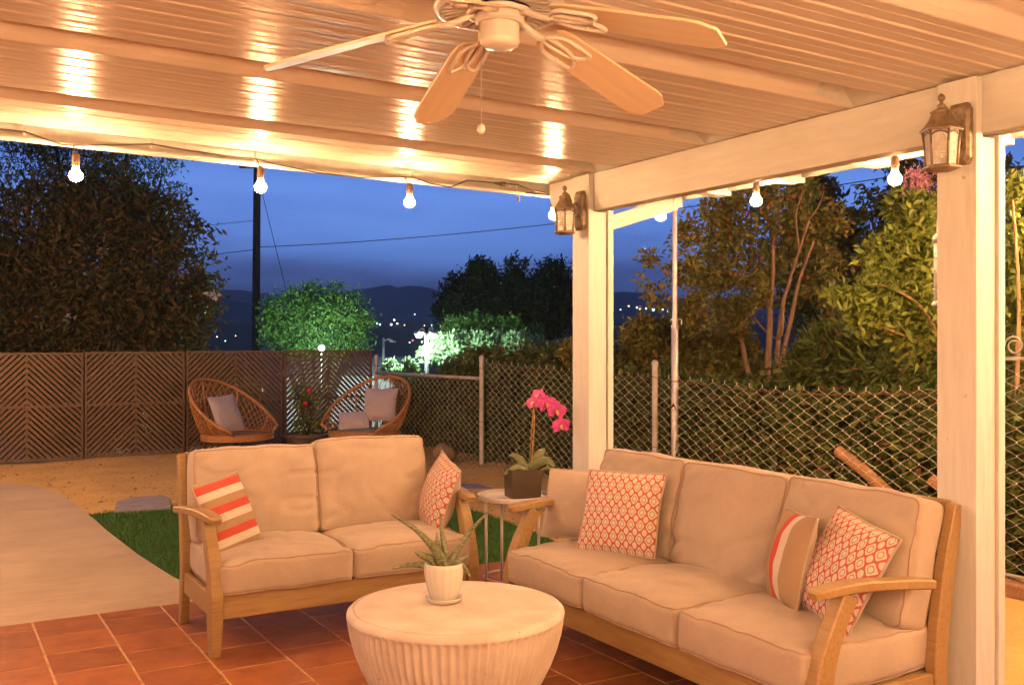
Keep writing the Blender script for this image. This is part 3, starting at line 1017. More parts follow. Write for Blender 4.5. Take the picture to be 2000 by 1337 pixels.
# strings added for warm fill along the unseen left eave and house wall
lb = [((-2.3, y, 2.24), (-2.3, y, 2.38)) for y in (4.2, 3.2, 2.2, 1.2, .2, -.8)]
make_string('added fill string of lit bulbs along the unseen eave above the path', [Vector((-2.3, 5.0 - .35 * k, 2.385 - .015 * (k % 2))) for k in range(20)], lb)
hb = [((x, -2.2, 2.24), (x, -2.2, 2.38)) for x in (-1.6, -.6, .4, 1.4, 2.4)]
make_string('added fill string of lit bulbs along the unseen house wall', [Vector((-2.2 + .35 * k, -2.2, 2.385 - .015 * (k % 2))) for k in range(16)], hb)
for yy, lb_ in ((.45, 'added fill string of lit bulbs crossing under the ceiling in front of the house'), (-.9, 'added fill string of lit bulbs crossing under the ceiling beside the house door')):  # low cross strings added behind the camera as warm fill for ceiling and seats
    make_string(lb_, [Vector((-2.35 + .28 * k, yy, 2.44 - .60 * (1 - abs(2 * k / 20 - 1) ** 4))) for k in range(21)], [((x, yy, 1.72), (x, yy, 1.85)) for x in (-1.6, -1.1, -.6, -.1, .4, .9, 1.4, 1.9, 2.4)])
ga, gb = Vector((3.85, .1, 2.34)), Vector((5.25, 3.05, 2.42))  # gate string added out of view to light the hedge and trees
gp = [ga + (gb - ga) * (k / 12) - Vector((0, 0, .4 * (k / 12) * (1 - k / 12))) for k in range(13)]
make_string('added fill string of lit bulbs running from the eave to the gate pole', gp, [(gp[k] - Vector((0, 0, .15)), gp[k]) for k in range(2, 13)])
m = MB(); m.lathe([(.028, -.1), (.028, 2.44), (0, 2.45)], 12)  # pole added only to hold the fill strings
o = m.build('added_string_pole', 'polesteel', smooth=True); o.location = (5.29, 3.07, 0)
tag(o, 'added slim steel pole carrying the fill strings beside the gate', 'pole')
sa, sb = Vector((5.27, 3.05, 2.44)), Vector((8.4, 4.75, 3.1))  # slope string added out of view as side light on the right-hand trees
sp_ = [sa + (sb - sa) * (k / 12) - Vector((0, 0, .5 * (k / 12) * (1 - k / 12))) for k in range(13)]
make_string('added fill string of lit bulbs running from the gate pole over the planted slope', sp_, [(sp_[k] - Vector((0, 0, .15)), sp_[k]) for k in range(1, 13)])
m = MB(); m.lathe([(.03, -1.6), (.03, 3.1), (0, 3.11)], 12)  # far pole, added for the slope fill string
o = m.build('added_string_pole', 'polesteel', smooth=True); o.location = (8.44, 4.77, 0)
tag(o, 'added slim steel pole carrying the fill string on the planted slope', 'pole')
# string and three poles added beside the path, out of view, to light the yard
yp = [Vector((-1.6, 5.2, 2.42)), Vector((-.55, 7.6, 2.55)), Vector((-.45, 10.4, 2.55)), Vector((-.40, 12.95, 2.55))]
yc, yb_ = [], []
for i in range(3):
    a, c = yp[i], yp[i + 1]
    nseg = 8
    for k in range(nseg):
        t = k / nseg
        q = a + (c - a) * t - Vector((0, 0, .5 * t * (1 - t)))
        yc.append(q)
        if k > 0: yb_.append((q - Vector((0, 0, .15)), q))
yc.append(yp[3])
make_string('added fill string of lit bulbs carried on poles along the path', yc, yb_)
for q in yp[1:]:
    m = MB(); m.lathe([(.03, -.1), (.03, q.z), (0, q.z + .01)], 12)
    o = m.build('added_string_pole', 'polesteel', smooth=True); o.location = (q.x - .03, q.y, 0)
    tag(o, 'added slim steel pole carrying the fill string beside the path', 'pole', 'added poles of the path fill string')
# plug and coupler on the front fascia near the post, hanging tail
def coupler():
    mb = MB()
    a, b = on_y(965, 357, YS - .004), on_y(1000, 361, YS - .004)
    mb.tube([a, a + (b - a) * .4, a + (b - a) * .42, a + (b - a) * .6, a + (b - a) * .62, b], [.006, .011, .014, .014, .010, .006], 8)
    o = mb.build('cable_coupler', 'cable', smooth=True)
    tag(o, 'black plug coupler joining the cables on the front fascia', 'plug')
    mb = MB()
    t0, t1 = on_y(1012, 364, YS), on_y(1012, 392, YS)
    mb.tube([t0, t0 + (t1 - t0) * .5, t1], [.003, .003, .007], 6)
    o = mb.build('spare_socket', 'socket', smooth=True)
    tag(o, 'small empty socket hanging from the front fascia cable', 'socket')
coupler()

# ================================================================== wall lanterns
def make_lantern(label, py, pz, scale=1.0):
    X0 = BX - .037
    root = thing('wall_lantern', label, 'lantern', (X0, py, pz), 0, 'bronze wall lanterns on the posts')
    root.scale = (scale,) * 3
    # local: wall at x=0, lantern towards -x
    bp = MB()
    w, h0, h1 = .058, -.155, .135
    out = [(-w, h0 + .03), (-w * .72, h0), (w * .72, h0), (w, h0 + .03), (w, h1 - .03), (w * .72, h1), (-w * .72, h1), (-w, h1 - .03)]
    inn = [(a * .78, b * .84 - .002) for a, b in out]
    V = [(-.001, a, b) for a, b in out] + [(-.026, a, b) for a, b in out] + [(-.040, a, b) for a, b in inn]
    n = 8
    Q = [(j * n + i, j * n + (i + 1) % n, (j + 1) * n + (i + 1) % n, (j + 1) * n + i) for j in range(2) for i in range(n)] + [tuple(range(2 * n, 3 * n)), tuple(range(n))]
    bp.add(V, Q); bp.build('backplate', 'lantern', root)
    cx = -.155
    arm = MB()
    arm.tube([(-.036, 0, -.05), (-.075, 0, -.045), (-.098, 0, .0), (-.10, 0, .055), (-.12, 0, .10), (cx, 0, .118)], [.013, .012, .0105, .010, .009, .009], 8)
    arm.tube([(-.036, 0, .03), (-.06, 0, .045), (-.085, 0, .03), (-.098, 0, .0)], .007, 6)
    arm.build('scroll_arm', 'lantern', root, smooth=True)
    # hexagonal roof with flared eave, crown ring and finial
    rf = MB()
    rf.lathe([(.094, -.012), (.098, -.004), (.090, .003), (.070, .022), (.056, .045), (.044, .072), (.048, .076), (.050, .083), (.038, .090), (.016, .096)], 6, c=(cx, 0, 0))
    r = rf.build('lantern_roof', 'lantern', root)
    fn = MB()
    fn.lathe([(.014, .094), (.020, .104), (.020, .112), (.010, .120), (.007, .128), (.012, .133), (.018, .143), (.016, .155), (.006, .165), (.0, .168)], 12, c=(cx, 0, 0))
    fn.build('finial', 'lantern', r, smooth=True)
    # cage: six tapering bars and the panes between them
    zt, zb, rt, rbm = -.012, -.172, .080, .068
    for k in range(6):
        a = PI / 3 * k
        p0 = (cx + rt * math.cos(a), rt * math.sin(a), zt); p1 = (cx + rbm * math.cos(a), rbm * math.sin(a), zb)
        b = MB(); b.tube([p0, ((p0[0] + p1[0]) / 2, (p0[1] + p1[1]) / 2, (zt + zb) / 2), p1], .0062, 6); b.build('cage_bar', 'lantern', root, smooth=True)
        a2 = a + PI / 3
        g = MB()
        q0 = Vector((cx + rt * .97 * math.cos(a), rt * .97 * math.sin(a), zt)); q1 = Vector((cx + rt * .97 * math.cos(a2), rt * .97 * math.sin(a2), zt))
        q2 = Vector((cx + rbm * .97 * math.cos(a2), rbm * .97 * math.sin(a2), zb)); q3 = Vector((cx + rbm * .97 * math.cos(a), rbm * .97 * math.sin(a), zb))
        c = Vector((cx, 0, (zt + zb) / 2))
        ins = [c + (p - c) * .965 for p in (q0, q1, q2, q3)]
        g.add([q0, q1, q2, q3] + ins, [(0, 1, 2, 3), (7, 6, 5, 4), (0, 1, 5, 4), (1, 2, 6, 5), (2, 3, 7, 6), (3, 0, 4, 7)])
        g.build('pane', 'glass', root)
        # little arch at the head of each pane
        ar = MB()
        mid = (q0 + q1) / 2
        ar.tube([q0 + Vector((0, 0, -.022)), q0 + (q1 - q0) * .22 + Vector((0, 0, -.010)), mid + Vector((0, 0, -.006)), q0 + (q1 - q0) * .78 + Vector((0, 0, -.010)), q1 + Vector((0, 0, -.022))], .0045, 5)
        ar.build('arch', 'lantern', root, smooth=True)
    bs = MB()
    bs.lathe([(.03, -.196), (.060, -.194), (.088, -.184), (.090, -.178), (.080, -.171), (.066, -.170)], 6, c=(cx, 0, 0))
    bs.build('base_tray', 'lantern', root)
    cd = MB()
    cd.lathe([(.018, -.168), (.018, -.10), (.012, -.095)], 12, c=(cx, 0, 0))
    cd.build('candle_sleeve', 'ceramic', root, smooth=True)
make_lantern('bronze wall lantern on the post beside the long sofa back', 2.263, 2.205, 0.76)
make_lantern('bronze wall lantern on the corner post above the orchid', 4.672, 2.205, 0.76)

# ================================================================== ceiling fan
def build_fan():
    fx, fy = 1.327, 2.308
    zc = roofz(fx)
    root = thing('ceiling_fan', 'white five bladed ceiling fan with pull chain under the ribbed ceiling', 'ceiling fan', (fx, fy, zc), 0)
    z0 = 2.28 - zc                                     # blade-iron plane
    mh = MB()
    mh.lathe([(.080, .0), (.084, -.03), (.120, -.040), (.160, -.058), (.172, -.076), (.171, -.092)], 48, cap=False)
    mh.build('motor_housing', 'fan', root, auto=50)
    # slotted lower ring: radial ribs between two rims
    for k in range(36):
        a = 2 * PI * k / 36
        b = MB()
        b.box((.082, -.0058, -.004), (.164, .0058, .004), bev=.001)
        b.xform(Matrix.Rotation(a, 4, 'Z') @ Matrix.Translation((0, 0, -.105)) @ Matrix.Translation((.16, 0, 0)) @ Matrix.Rotation(.12, 4, 'Y') @ Matrix.Translation((-.16, 0, 0)))
        b.build('vent_rib', 'fan', root)
    rg = MB()
    rg.lathe([(.160, -.090), (.174, -.088), (.178, -.098), (.172, -.108), (.158, -.109), (.160, -.090)], 48, cap=False)
    rg.lathe([(.088, -.108), (.091, -.116), (.080, -.120), (.072, -.114), (.088, -.108)], 40, cap=False)
    rg.build('housing_rim', 'fan', root, smooth=True)
    inn = MB(); inn.lathe([(.156, -.082), (.10, -.086), (.07, -.088)], 32); inn.build('motor_core', 'darkbark', root, smooth=True)
    hub = MB()
    hub.lathe([(.062, -.096), (.066, -.102), (.066, -.134), (.060, -.140)], 32)
    hub.build('rotor_hub', 'fan', root, auto=40)
    sw = MB()
    sw.lathe([(.050, -.136), (.0525, -.139), (.0525, -.180), (.0535, -.182), (.0535, -.188), (.050, -.195), (.038, -.202), (.012, -.205), (.0, -.205)], 32)
    so = sw.build('switch_housing', 'fan', root, auto=35)
    ph0 = math.radians(154.1)
    zb = -.128                                         # irons leave the hub here
    irons = []
    for k in range(5):
        a = ph0 - math.radians(72) * k
        arm = bpy.data.objects.new('blade_arm', None)
        C.objects.link(arm); arm.parent = root
        arm.rotation_euler = (0, 0, a)
        droop = math.radians(16.5)
        pitch = math.radians(-11)
        m = Matrix.Translation((.20, 0, zb - .020)) @ Matrix.Rotation(droop, 4, 'Y') @ Matrix.Rotation(pitch, 4, 'X')
        # blade outline: rounded root, slightly wider towards a clipped ogee tip
        L = .435
        up = [(-.03, .040), (-.018, .054), (.02, .062), (.20, .066), (L - .075, .070), (L - .04, .066), (L - .018, .052), (L - .006, .046), (L, .038)]
        pts = up + [(x, -y) for x, y in reversed(up)]
        n = len(pts)
        b = MB()
        b.add([(x, y, .0035) for x, y in pts] + [(x, y, -.0035) for x, y in pts],
              [tuple(range(n)), tuple(range(n, 2 * n))[::-1]] + [(i, (i + 1) % n, n + (i + 1) % n, n + i) for i in range(n)])
        b.xform(m)
        b.build('blade', 'blade', arm)
        ir = MB()
        j0 = m @ Vector((-.035, 0, -.008))
        ir.tube([(.060, 0, -.116), (.085, 0, -.121), (.115, 0, -.136), (.145, 0, -.146), j0], [.010, .0095, .009, .009, .009], 8)
        def loop(pts_, r=.0062):
            q = [m @ Vector((x, y, -.010)) for x, y in pts_]
            # smooth closed loop
            out = []
            N = len(q)
            for i in range(N):
                p0, p1, p2, p3 = q[i - 1], q[i], q[(i + 1) % N], q[(i + 2) % N]
                for t in (0, .25, .5, .75):
                    out.append(.5 * ((2 * p1) + (-p0 + p2) * t + (2 * p0 - 5 * p1 + 4 * p2 - p3) * t * t + (-p0 + 3 * p1 - 3 * p2 + p3) * t ** 3))
            ir.tube(out, r, 8, closed=True)
        loop([(-.04, -.006), (-.01, .038), (.045, .046), (.105, .040), (.085, .006), (.03, -.012)])
        loop([(-.04, .006), (-.01, -.038), (.045, -.046), (.105, -.040), (.085, -.006), (.03, .012)])
        for (sx, sy) in ((.05, .043), (.05, -.043), (.09, 0)):
            sc = m @ Vector((sx, sy, -.012)); ir.lathe([(.0, -.004), (.006, -.003), (.006, .006)], 8, c=sc)
        ir.build('blade_iron', 'fan', arm, smooth=True)
    # pull chain: beads and bell
    c0 = Vector((-.050 * CS, .050 * SN, -.170))
    sp = MB(); sp.box((c0.x - .007, c0.y - .006, -.185), (c0.x + .007, c0.y + .006, -.160), bev=.002); sp.build('chain_outlet', 'blade', so)
    ch = MB()
    z = -.186
    while z > -.405:
        ch.lathe([(0, .0021), (.0018, .001), (.0018, -.001), (0, -.0021)], 6, c=(c0.x, c0.y, z))
        z -= .0045
    ch.tube([(c0.x, c0.y, -.175), (c0.x, c0.y, -.41)], .0006, 4)
    ch.build('pull_chain', 'steel', so)
    bl = MB(); bl.lathe([(.003, -.403), (.0095, -.409), (.0115, -.417), (.0115, -.422), (.008, -.431), (.0, -.433)], 14, c=(c0.x, c0.y, 0))
    bl.build('pull_knob', 'ceramic', so, smooth=True)
build_fan()

# ================================================================== soft things
def rounded_deform(w, d, h, r, crown, bulge, nz_amp, seed, sag=0.0):
    def base(p):
        hx, hy, hz = w / 2, d / 2, h / 2
        q = Vector((p[0] * hx, p[1] * hy, p[2] * hz))
        c = Vector((max(-hx + r, min(hx - r, q.x)), max(-hy + r, min(hy - r, q.y)), max(-hz + r, min(hz - r, q.z))))
        dd = q - c
        if dd.length > 1e-9: q = c + dd.normalized() * r
        return q
    def deform(q):
        u, v, t = 2 * q.x / w, 2 * q.y / d, 2 * q.z / h
        u, v = max(-1, min(1, u)), max(-1, min(1, v))
        o = q.copy()
        k = (1 - abs(u) ** 2.6) * (1 - abs(v) ** 2.6)
        o.z += (crown * k if t > 0 else -crown * .25 * k) * min(1, abs(t) * 1.2)
        side = 1 - t * t
        o.x += math.copysign(bulge * side * (1 - v * v), u) * (abs(u) ** 3)
        o.y += math.copysign(bulge * side * (1 - u * u), v) * (abs(v) ** 3)
        n1 = noise.noise(Vector((q.x * 5 + seed, q.y * 5, q.z * 5)))
        n2 = noise.noise(Vector((q.x * 13 + seed, q.y * 13, q.z * 9 + 5)))
        rdg = 1 - abs(noise.noise(Vector((q.x * 4.2 + q.y * 2.5 + seed * 1.7, q.y * 6.5 - q.x * 2, q.z * 3 + seed))))
        o.z += nz_amp * (n1 + .45 * n2) - nz_amp * .9 * max(0, rdg - .86) / .14 * max(0, min(1, (t - .55) / .35))
        o.x += nz_amp * .5 * noise.noise(Vector((q.y * 7, q.z * 7, seed)))
        o.y += nz_amp * .7 * noise.noise(Vector((q.x * 7, q.z * 7, seed + 3)))
        # creases that run in from the corners
        cr = max(0, abs(u) + abs(v) - 1.15)
        o.z += -crown * .5 * cr * max(0, t) ** 1.5 + nz_amp * .8 * cr * max(0, t) * math.sin((u - v) * 14 + seed)
        o.z -= sag * (1 - u * u) * max(0, -v) if sag else 0
        return o
    return base, deform
def cushion_mb(w, d, h, r=.035, crown=.03, bulge=.012, amp=.006, seed=0., n=16, sag=0.0):
    base, deform = rounded_deform(w, d, h, r, crown, bulge, amp, seed, sag)
    bm = bmesh.new()
    bmesh.ops.create_cube(bm, size=2.0)
    bmesh.ops.subdivide_edges(bm, edges=list(bm.edges), cuts=n, use_grid_fill=True)
    for q in bm.verts:
        q.co = deform(base(q.co))
    mb = MB(); mb.bm(bm)
    # piping loops along the front (top) and back (bottom) edges
    pipes = MB()
    for sgn in (1, -1):
        hx, hy, hz = w / 2 - r, d / 2 - r, h / 2 - r
        loop = []
        for (cx, cy, a0) in ((hx, hy, 0), (-hx, hy, PI / 2), (-hx, -hy, PI), (hx, -hy, 1.5 * PI)):
            for k in range(7):
                a = a0 + PI / 2 * k / 6
                loop.append(Vector((cx + r * .72 * math.cos(a), cy + r * .72 * math.sin(a), sgn * (hz + r * .72))))
        dense = []
        for i in range(len(loop)):
            a, b = loop[i], loop[(i + 1) % len(loop)]
            m = max(1, int((b - a).length / .03))
            for k in range(m): dense.append(a + (b - a) * k / m)
        pipes.tube([deform(p) for p in dense], .0038, 6, closed=True)
    return mb, pipes
def pillow_mb(w, h, t, seed=0., n=26, pinch=.05):
    V, Q, fm = [], [], []
    def P(u, v, s):
        k = max(0, (1 - abs(u) ** 2.2)) ** .62 * max(0, (1 - abs(v) ** 2.2)) ** .62
        x = u * w / 2 * (1 - pinch * (1 - u * u) * 0 - pinch * (1 - abs(v)) * (abs(u) ** 3) * 1.0)
        y = v * h / 2 * (1 - pinch * (1 - abs(u)) * (abs(v) ** 3))
        z = s * t / 2 * k
        z += .007 * noise.noise(Vector((x * 9 + seed, y * 9, s))) * k + .004 * noise.noise(Vector((x * 24 + seed, y * 24, s + 2))) * min(1, k * 2)
        z += .012 * (u * u - v * v) * .4
        x += .004 * noise.noise(Vector((y * 8, seed, 1))); y += .004 * noise.noise(Vector((x * 8, seed, 9)))
        return (x, y, z)
    N = n + 1
    for s in (1, -1):
        o = len(V)
        for j in range(N):
            for i in range(N):
                V.append(P(-1 + 2 * i / n, -1 + 2 * j / n, s))
        for j in range(n):
            for i in range(n):
                f = (o + j * N + i, o + j * N + i + 1, o + (j + 1) * N + i + 1, o + (j + 1) * N + i)
                Q.append(f if s > 0 else f[::-1]); fm.append(0 if s > 0 else 1)
    mb = MB(); mb.v = V; mb.f = Q; mb.fm = fm
    rim = [P(-1 + 2 * i / n, -1, 1) for i in range(n)] + [P(1, -1 + 2 * i / n, 1) for i in range(n)] + [P(1 - 2 * i / n, 1, 1) for i in range(n)] + [P(-1, 1 - 2 * i / n, 1) for i in range(n)]
    pm = MB(); pm.tube(rim, .0045, 6, closed=True)
    return mb, pm
def throw_pillow(label, center, normal, up, w, h, t, mats, seed=0., roll=0., pipe='linen'):
    n = Vector(normal).normalized()
    y = Vector(up); y = (y - n * y.dot(n)).normalized()
    x = y.cross(n)
    m = Matrix((x, y, n)).transposed().to_4x4()
    m = Matrix.Translation(center) @ m @ Matrix.Rotation(roll, 4, 'Z')
    mb, pm = pillow_mb(w, h, t, seed)
    o = mb.build('throw_pillow', list(mats), None, smooth=True, fix=False)
    o.matrix_world = m
    tag(o, label, 'pillow')
    pm.build('piping', pipe, o, smooth=True)
    return o

# ================================================================== teak sofas
def sweep_rect(mb, pts, ws, hs, side=Vector((1, 0, 0)), ch=.18):
    """rectangular section with chamfers along a path; ws along side, hs across"""
    pts = [Vector(p) for p in pts]
    N = len(pts)
    V, Q = [], []
    for i, p in enumerate(pts):
        t = (pts[min(i + 1, N - 1)] - pts[max(i - 1, 0)]).normalized()
        a = (side - t * side.dot(t)).normalized()
        b = t.cross(a)
        w, h = ws[i] / 2, hs[i] / 2
        c = min(w, h) * ch * 2
        for (x, y) in ((w, -h + c), (w, h - c), (w - c, h), (-w + c, h), (-w, h - c), (-w, -h + c), (-w + c, -h), (w - c, -h)):
            V.append(p + a * x + b * y)
    for i in range(N - 1):
        for k in range(8):
            l = (k + 1) % 8
            Q.append((i * 8 + k, i * 8 + l, (i + 1) * 8 + l, (i + 1) * 8 + k))
    Q.append(tuple(range(8))[::-1]); Q.append(tuple((N - 1) * 8 + k for k in range(8)))
    mb.add(V, Q)
def bez(pts, n=5):
    pts = [Vector(p) for p in pts]
    out = []
    N = len(pts)
    for i in range(N - 1):
        p0, p1, p2, p3 = pts[max(i - 1, 0)], pts[i], pts[i + 1], pts[min(i + 2, N - 1)]
        for k in range(n):
            t = k / n
            out.append(.5 * ((2 * p1) + (-p0 + p2) * t + (2 * p0 - 5 * p1 + 4 * p2 - p3) * t * t + (-p0 + 3 * p1 - 3 * p2 + p3) * t ** 3))
    out.append(pts[-1])
    return out
def lerp_list(vals, n):
    return [float(np.interp(k / (n - 1) * (len(vals) - 1), range(len(vals)), vals)) for k in range(n)]
def make_sofa(name, label, L, seats, loc, rz, seed):
    root = thing(name, label, 'sofa', loc, rz)
    inset = .034
    for s in (0, 1):
        X = inset if s == 0 else L - inset
        sg = -1 if s == 0 else 1
        # front leg sweeping up and back into the arm support
        path = bez([(X, .048, 0), (X, .042, .17), (X, .038, .28), (X, .060, .40), (X + sg * .004, .112, .52), (X + sg * .008, .165, .612)], 4)
        m = MB()
        sweep_rect(m, path, lerp_list([.046, .060, .062, .060, .056, .052], len(path)), lerp_list([.048, .078, .086, .078, .066, .070], len(path)), Vector((1, 0, 0)), .10)
        m.build('front_leg', 'teak', root)
        # arm, bowed outwards to the back
        path = bez([(X - sg * .004, .018, .622), (X, .06, .632), (X + sg * .018, .20, .640), (X + sg * .046, .36, .634), (X + sg * .062, .52, .618)], 5)
        m = MB()
        sweep_rect(m, path, lerp_list([.040, .068, .070, .064, .056], len(path)), lerp_list([.024, .032, .034, .034, .032], len(path)), Vector((1, 0, 0)), .16)
        m.build('armrest', 'teak', root)
        # rear leg and back post, leaning
        path = bez([(X, .690, 0), (X, .655, .18), (X, .640, .32), (X, .680, .60), (X, .745, .865)], 4)
        m = MB()
        sweep_rect(m, path, lerp_list([.042, .046, .046, .044, .040], len(path)), lerp_list([.048, .062, .070, .066, .050], len(path)), Vector((1, 0, 0)), .10)
        m.build('back_leg', 'teak', root)
        m = MB(); m.box((X - .013, .08, .172), (X + .013, .625, .278), bev=.004); m.build('side_rail', 'teak', root)
    m = MB(); m.box((.066, .022, .170), (L - .066, .048, .282), bev=.005); m.build('front_rail', 'teak', root)
    m = MB(); m.box((.058, .632, .190), (L - .058, .656, .280), bev=.004); m.build('back_rail', 'teak', root)
    m = MB()
    sweep_rect(m, [(.055, .738, .845), (L / 2, .742, .852), (L - .055, .738, .845)], [.034] * 3, [.062] * 3, Vector((0, 1, 0)), .12)
    m.build('top_rail', 'teak', root)
    nsl = int((L - .2) / .085)
    sl = MB()
    sweep_rect(sl, bez([(0, .645, .270), (0, .680, .60), (0, .736, .83)], 4), [.036] * 9, [.014] * 9, Vector((1, 0, 0)), .1)
    so = sl.build('back_slat', 'teak', root); so.location = (.1, 0, 0)
    for k in range(1, nsl):
        o = link('back_slat', so.data, root); o.location = (.1 + (L - .2) * k / (nsl - 1), 0, 0)
    m = MB(); m.box((.064, .05, .262), (L - .064, .63, .276)); m.build('seat_deck', 'teak', root)
    cw = (L - .10) / seats
    for k in range(seats):
        cx = .05 + cw * (k + .5)
        mb, pm = cushion_mb(cw - .004, .655, .165, r=.030, crown=.026, bulge=.012, amp=.008, seed=seed + k * 7.3, n=30)
        dx = 0.0
        T = Matrix.Translation((cx + dx, .315, .362)) @ Matrix.Rotation(rnd.uniform(-.008, .008), 4, 'Z')
        mb.xform(T); pm.xform(T)
        c = mb.build('seat_cushion', 'linen', root, smooth=True)
        pm.build('piping', 'linen_dark', c, smooth=True)
        hh = .475 + (.018 if (k == 1 and seats == 2) else 0)
        mb, pm = cushion_mb(cw - .004, hh, .155, r=.032, crown=.030, bulge=.014, amp=.011, seed=seed + 31 + k * 5.1, n=30)
        tilt = math.radians(90 - 13 - rnd.uniform(-1.5, 1.5))
        T = Matrix.Translation((cx, .590, .432 + hh / 2 - .012)) @ Matrix.Rotation(rnd.uniform(-.012, .012), 4, 'Y') @ Matrix.Rotation(tilt, 4, 'X')
        mb.xform(T); pm.xform(T)
        c = mb.build('back_cushion', 'linen', root, smooth=True)
        pm.build('piping', 'linen_dark', c, smooth=True)
    return root
LS = (1.125, 4.615, 0); SF = (2.475, 4.275, 0)
make_sofa('loveseat', 'two seat teak loveseat with oatmeal linen cushions', 1.405, 2, LS, 0, 1.7)
make_sofa('sofa', 'three seat teak sofa with oatmeal linen cushions in front of the posts', 2.02, 3, SF, -PI / 2, 11.2)

# throw pillows
throw_pillow('striped pillow of red, cream and taupe at the loveseat arm beside the path', on_y(445, 1003, 4.93), (.42, -.86, .36), (-.10, .25, 1), .30, .37, .125, ('stripe', 'linen'), 2.0, roll=.17)
throw_pillow('red lattice print pillow leaning on the loveseat arm beside the side table', on_y(858, 968, 4.96), (-.93, .16, .28), (.34, .10, 1), .42, .42, .17, ('ogee', 'linen'), 3.0, roll=-.30)
throw_pillow('plain oatmeal lumbar pillow leaning on the sofa arm by the orchid', on_x(1138, 984, 2.86), (-.80, -.40, .30), (.25, .12, 1), .43, .35, .13, ('linen', 'linen'), 4.0, roll=.03)
throw_pillow('red lattice print pillow in front of the plain lumbar pillow', on_x(1213, 1000, 2.84), (-.84, -.42, .34), (.30, .14, 1), .405, .395, .13, ('ogee', 'linen'), 5.0, roll=.02)
throw_pillow('striped pillow standing on the sofa against a lattice pillow', on_x(1545, 1090, 2.86), (-.85, .45, .24), (.30, -.10, 1), .34, .36, .13, ('stripe_side', 'linen'), 6.0, roll=0.0)
throw_pillow('red lattice print pillow tucked behind the sofa arm near the lantern post', on_x(1645, 1113, 2.84), (-.88, .22, .46), (.45, -.15, 1), .40, .40, .13, ('ogee', 'linen'), 7.0, roll=-.12)

# ================================================================== coffee table and aloe
TX, TY, TZ = 1.800, 3.475, 0.42
def build_table():
    root = thing('coffee_table', 'round whitewashed fluted drum coffee table with flat top', 'table', (TX, TY, 0))
    NF, SEG = 78, 6
    def fl(r, z, a):
        w = max(0, min(1, (.392 - z) / .012))
        c = math.cos(a * NF)
        return r - w * .0105 * (1 - max(-.55, min(.75, c)))
    prof = [(.21, .0), (.235, .012), (.272, .045), (.312, .090), (.348, .145), (.378, .205), (.401, .265), (.416, .320), (.423, .360), (.4255, .378), (.4255, .386), (.4255, .392), (.426, .398), (.423, .408), (.415, .416), (.402, .420)]
    mb = MB(); mb.lathe(prof, NF * SEG, fn=fl)
    mb.f = mb.f[:-1]; mb.fm = mb.fm[:-1]
    mb.build('fluted_drum', 'stone', root, smooth=True)
    tp = MB(); tp.lathe([(.4022, .4198), (.390, .4206), (.20, .4208), (.0, .4208)], 120)
    tp.build('table_top', 'stone', root, smooth=True)
build_table()
def leaf_blade(mb, pts, w0, thick, n=9, wprof=None):
    P = bez(pts, 5)
    N = len(P)
    V, Q = [], []
    for i, p in enumerate(P):
        t = (P[min(i + 1, N - 1)] - P[max(i - 1, 0)]).normalized()
        view = Vector((-.2, -1, .25))
        a = t.cross(view).normalized(); b = t.cross(a)
        u = i / (N - 1)
        w = w0 * (wprof(u) if wprof else (1 - u) ** .75 * (1 if u > .05 else .9) + .03)
        th = thick * ((1 - u) ** .8 + .06)
        for (x, y) in ((-1, .25), (-.5, -.45), (0, -.6), (.5, -.45), (1, .25), (0, .25)):
            V.append(p + a * x * w / 2 + b * y * th)
    for i in range(N - 1):
        for k in range(6):
            l = (k + 1) % 6
            Q.append((i * 6 + k, i * 6 + l, (i + 1) * 6 + l, (i + 1) * 6 + k))
    Q.append(tuple(range(6))[::-1]); Q.append(tuple((N - 1) * 6 + k for k in range(6)))
    mb.add(V, Q)
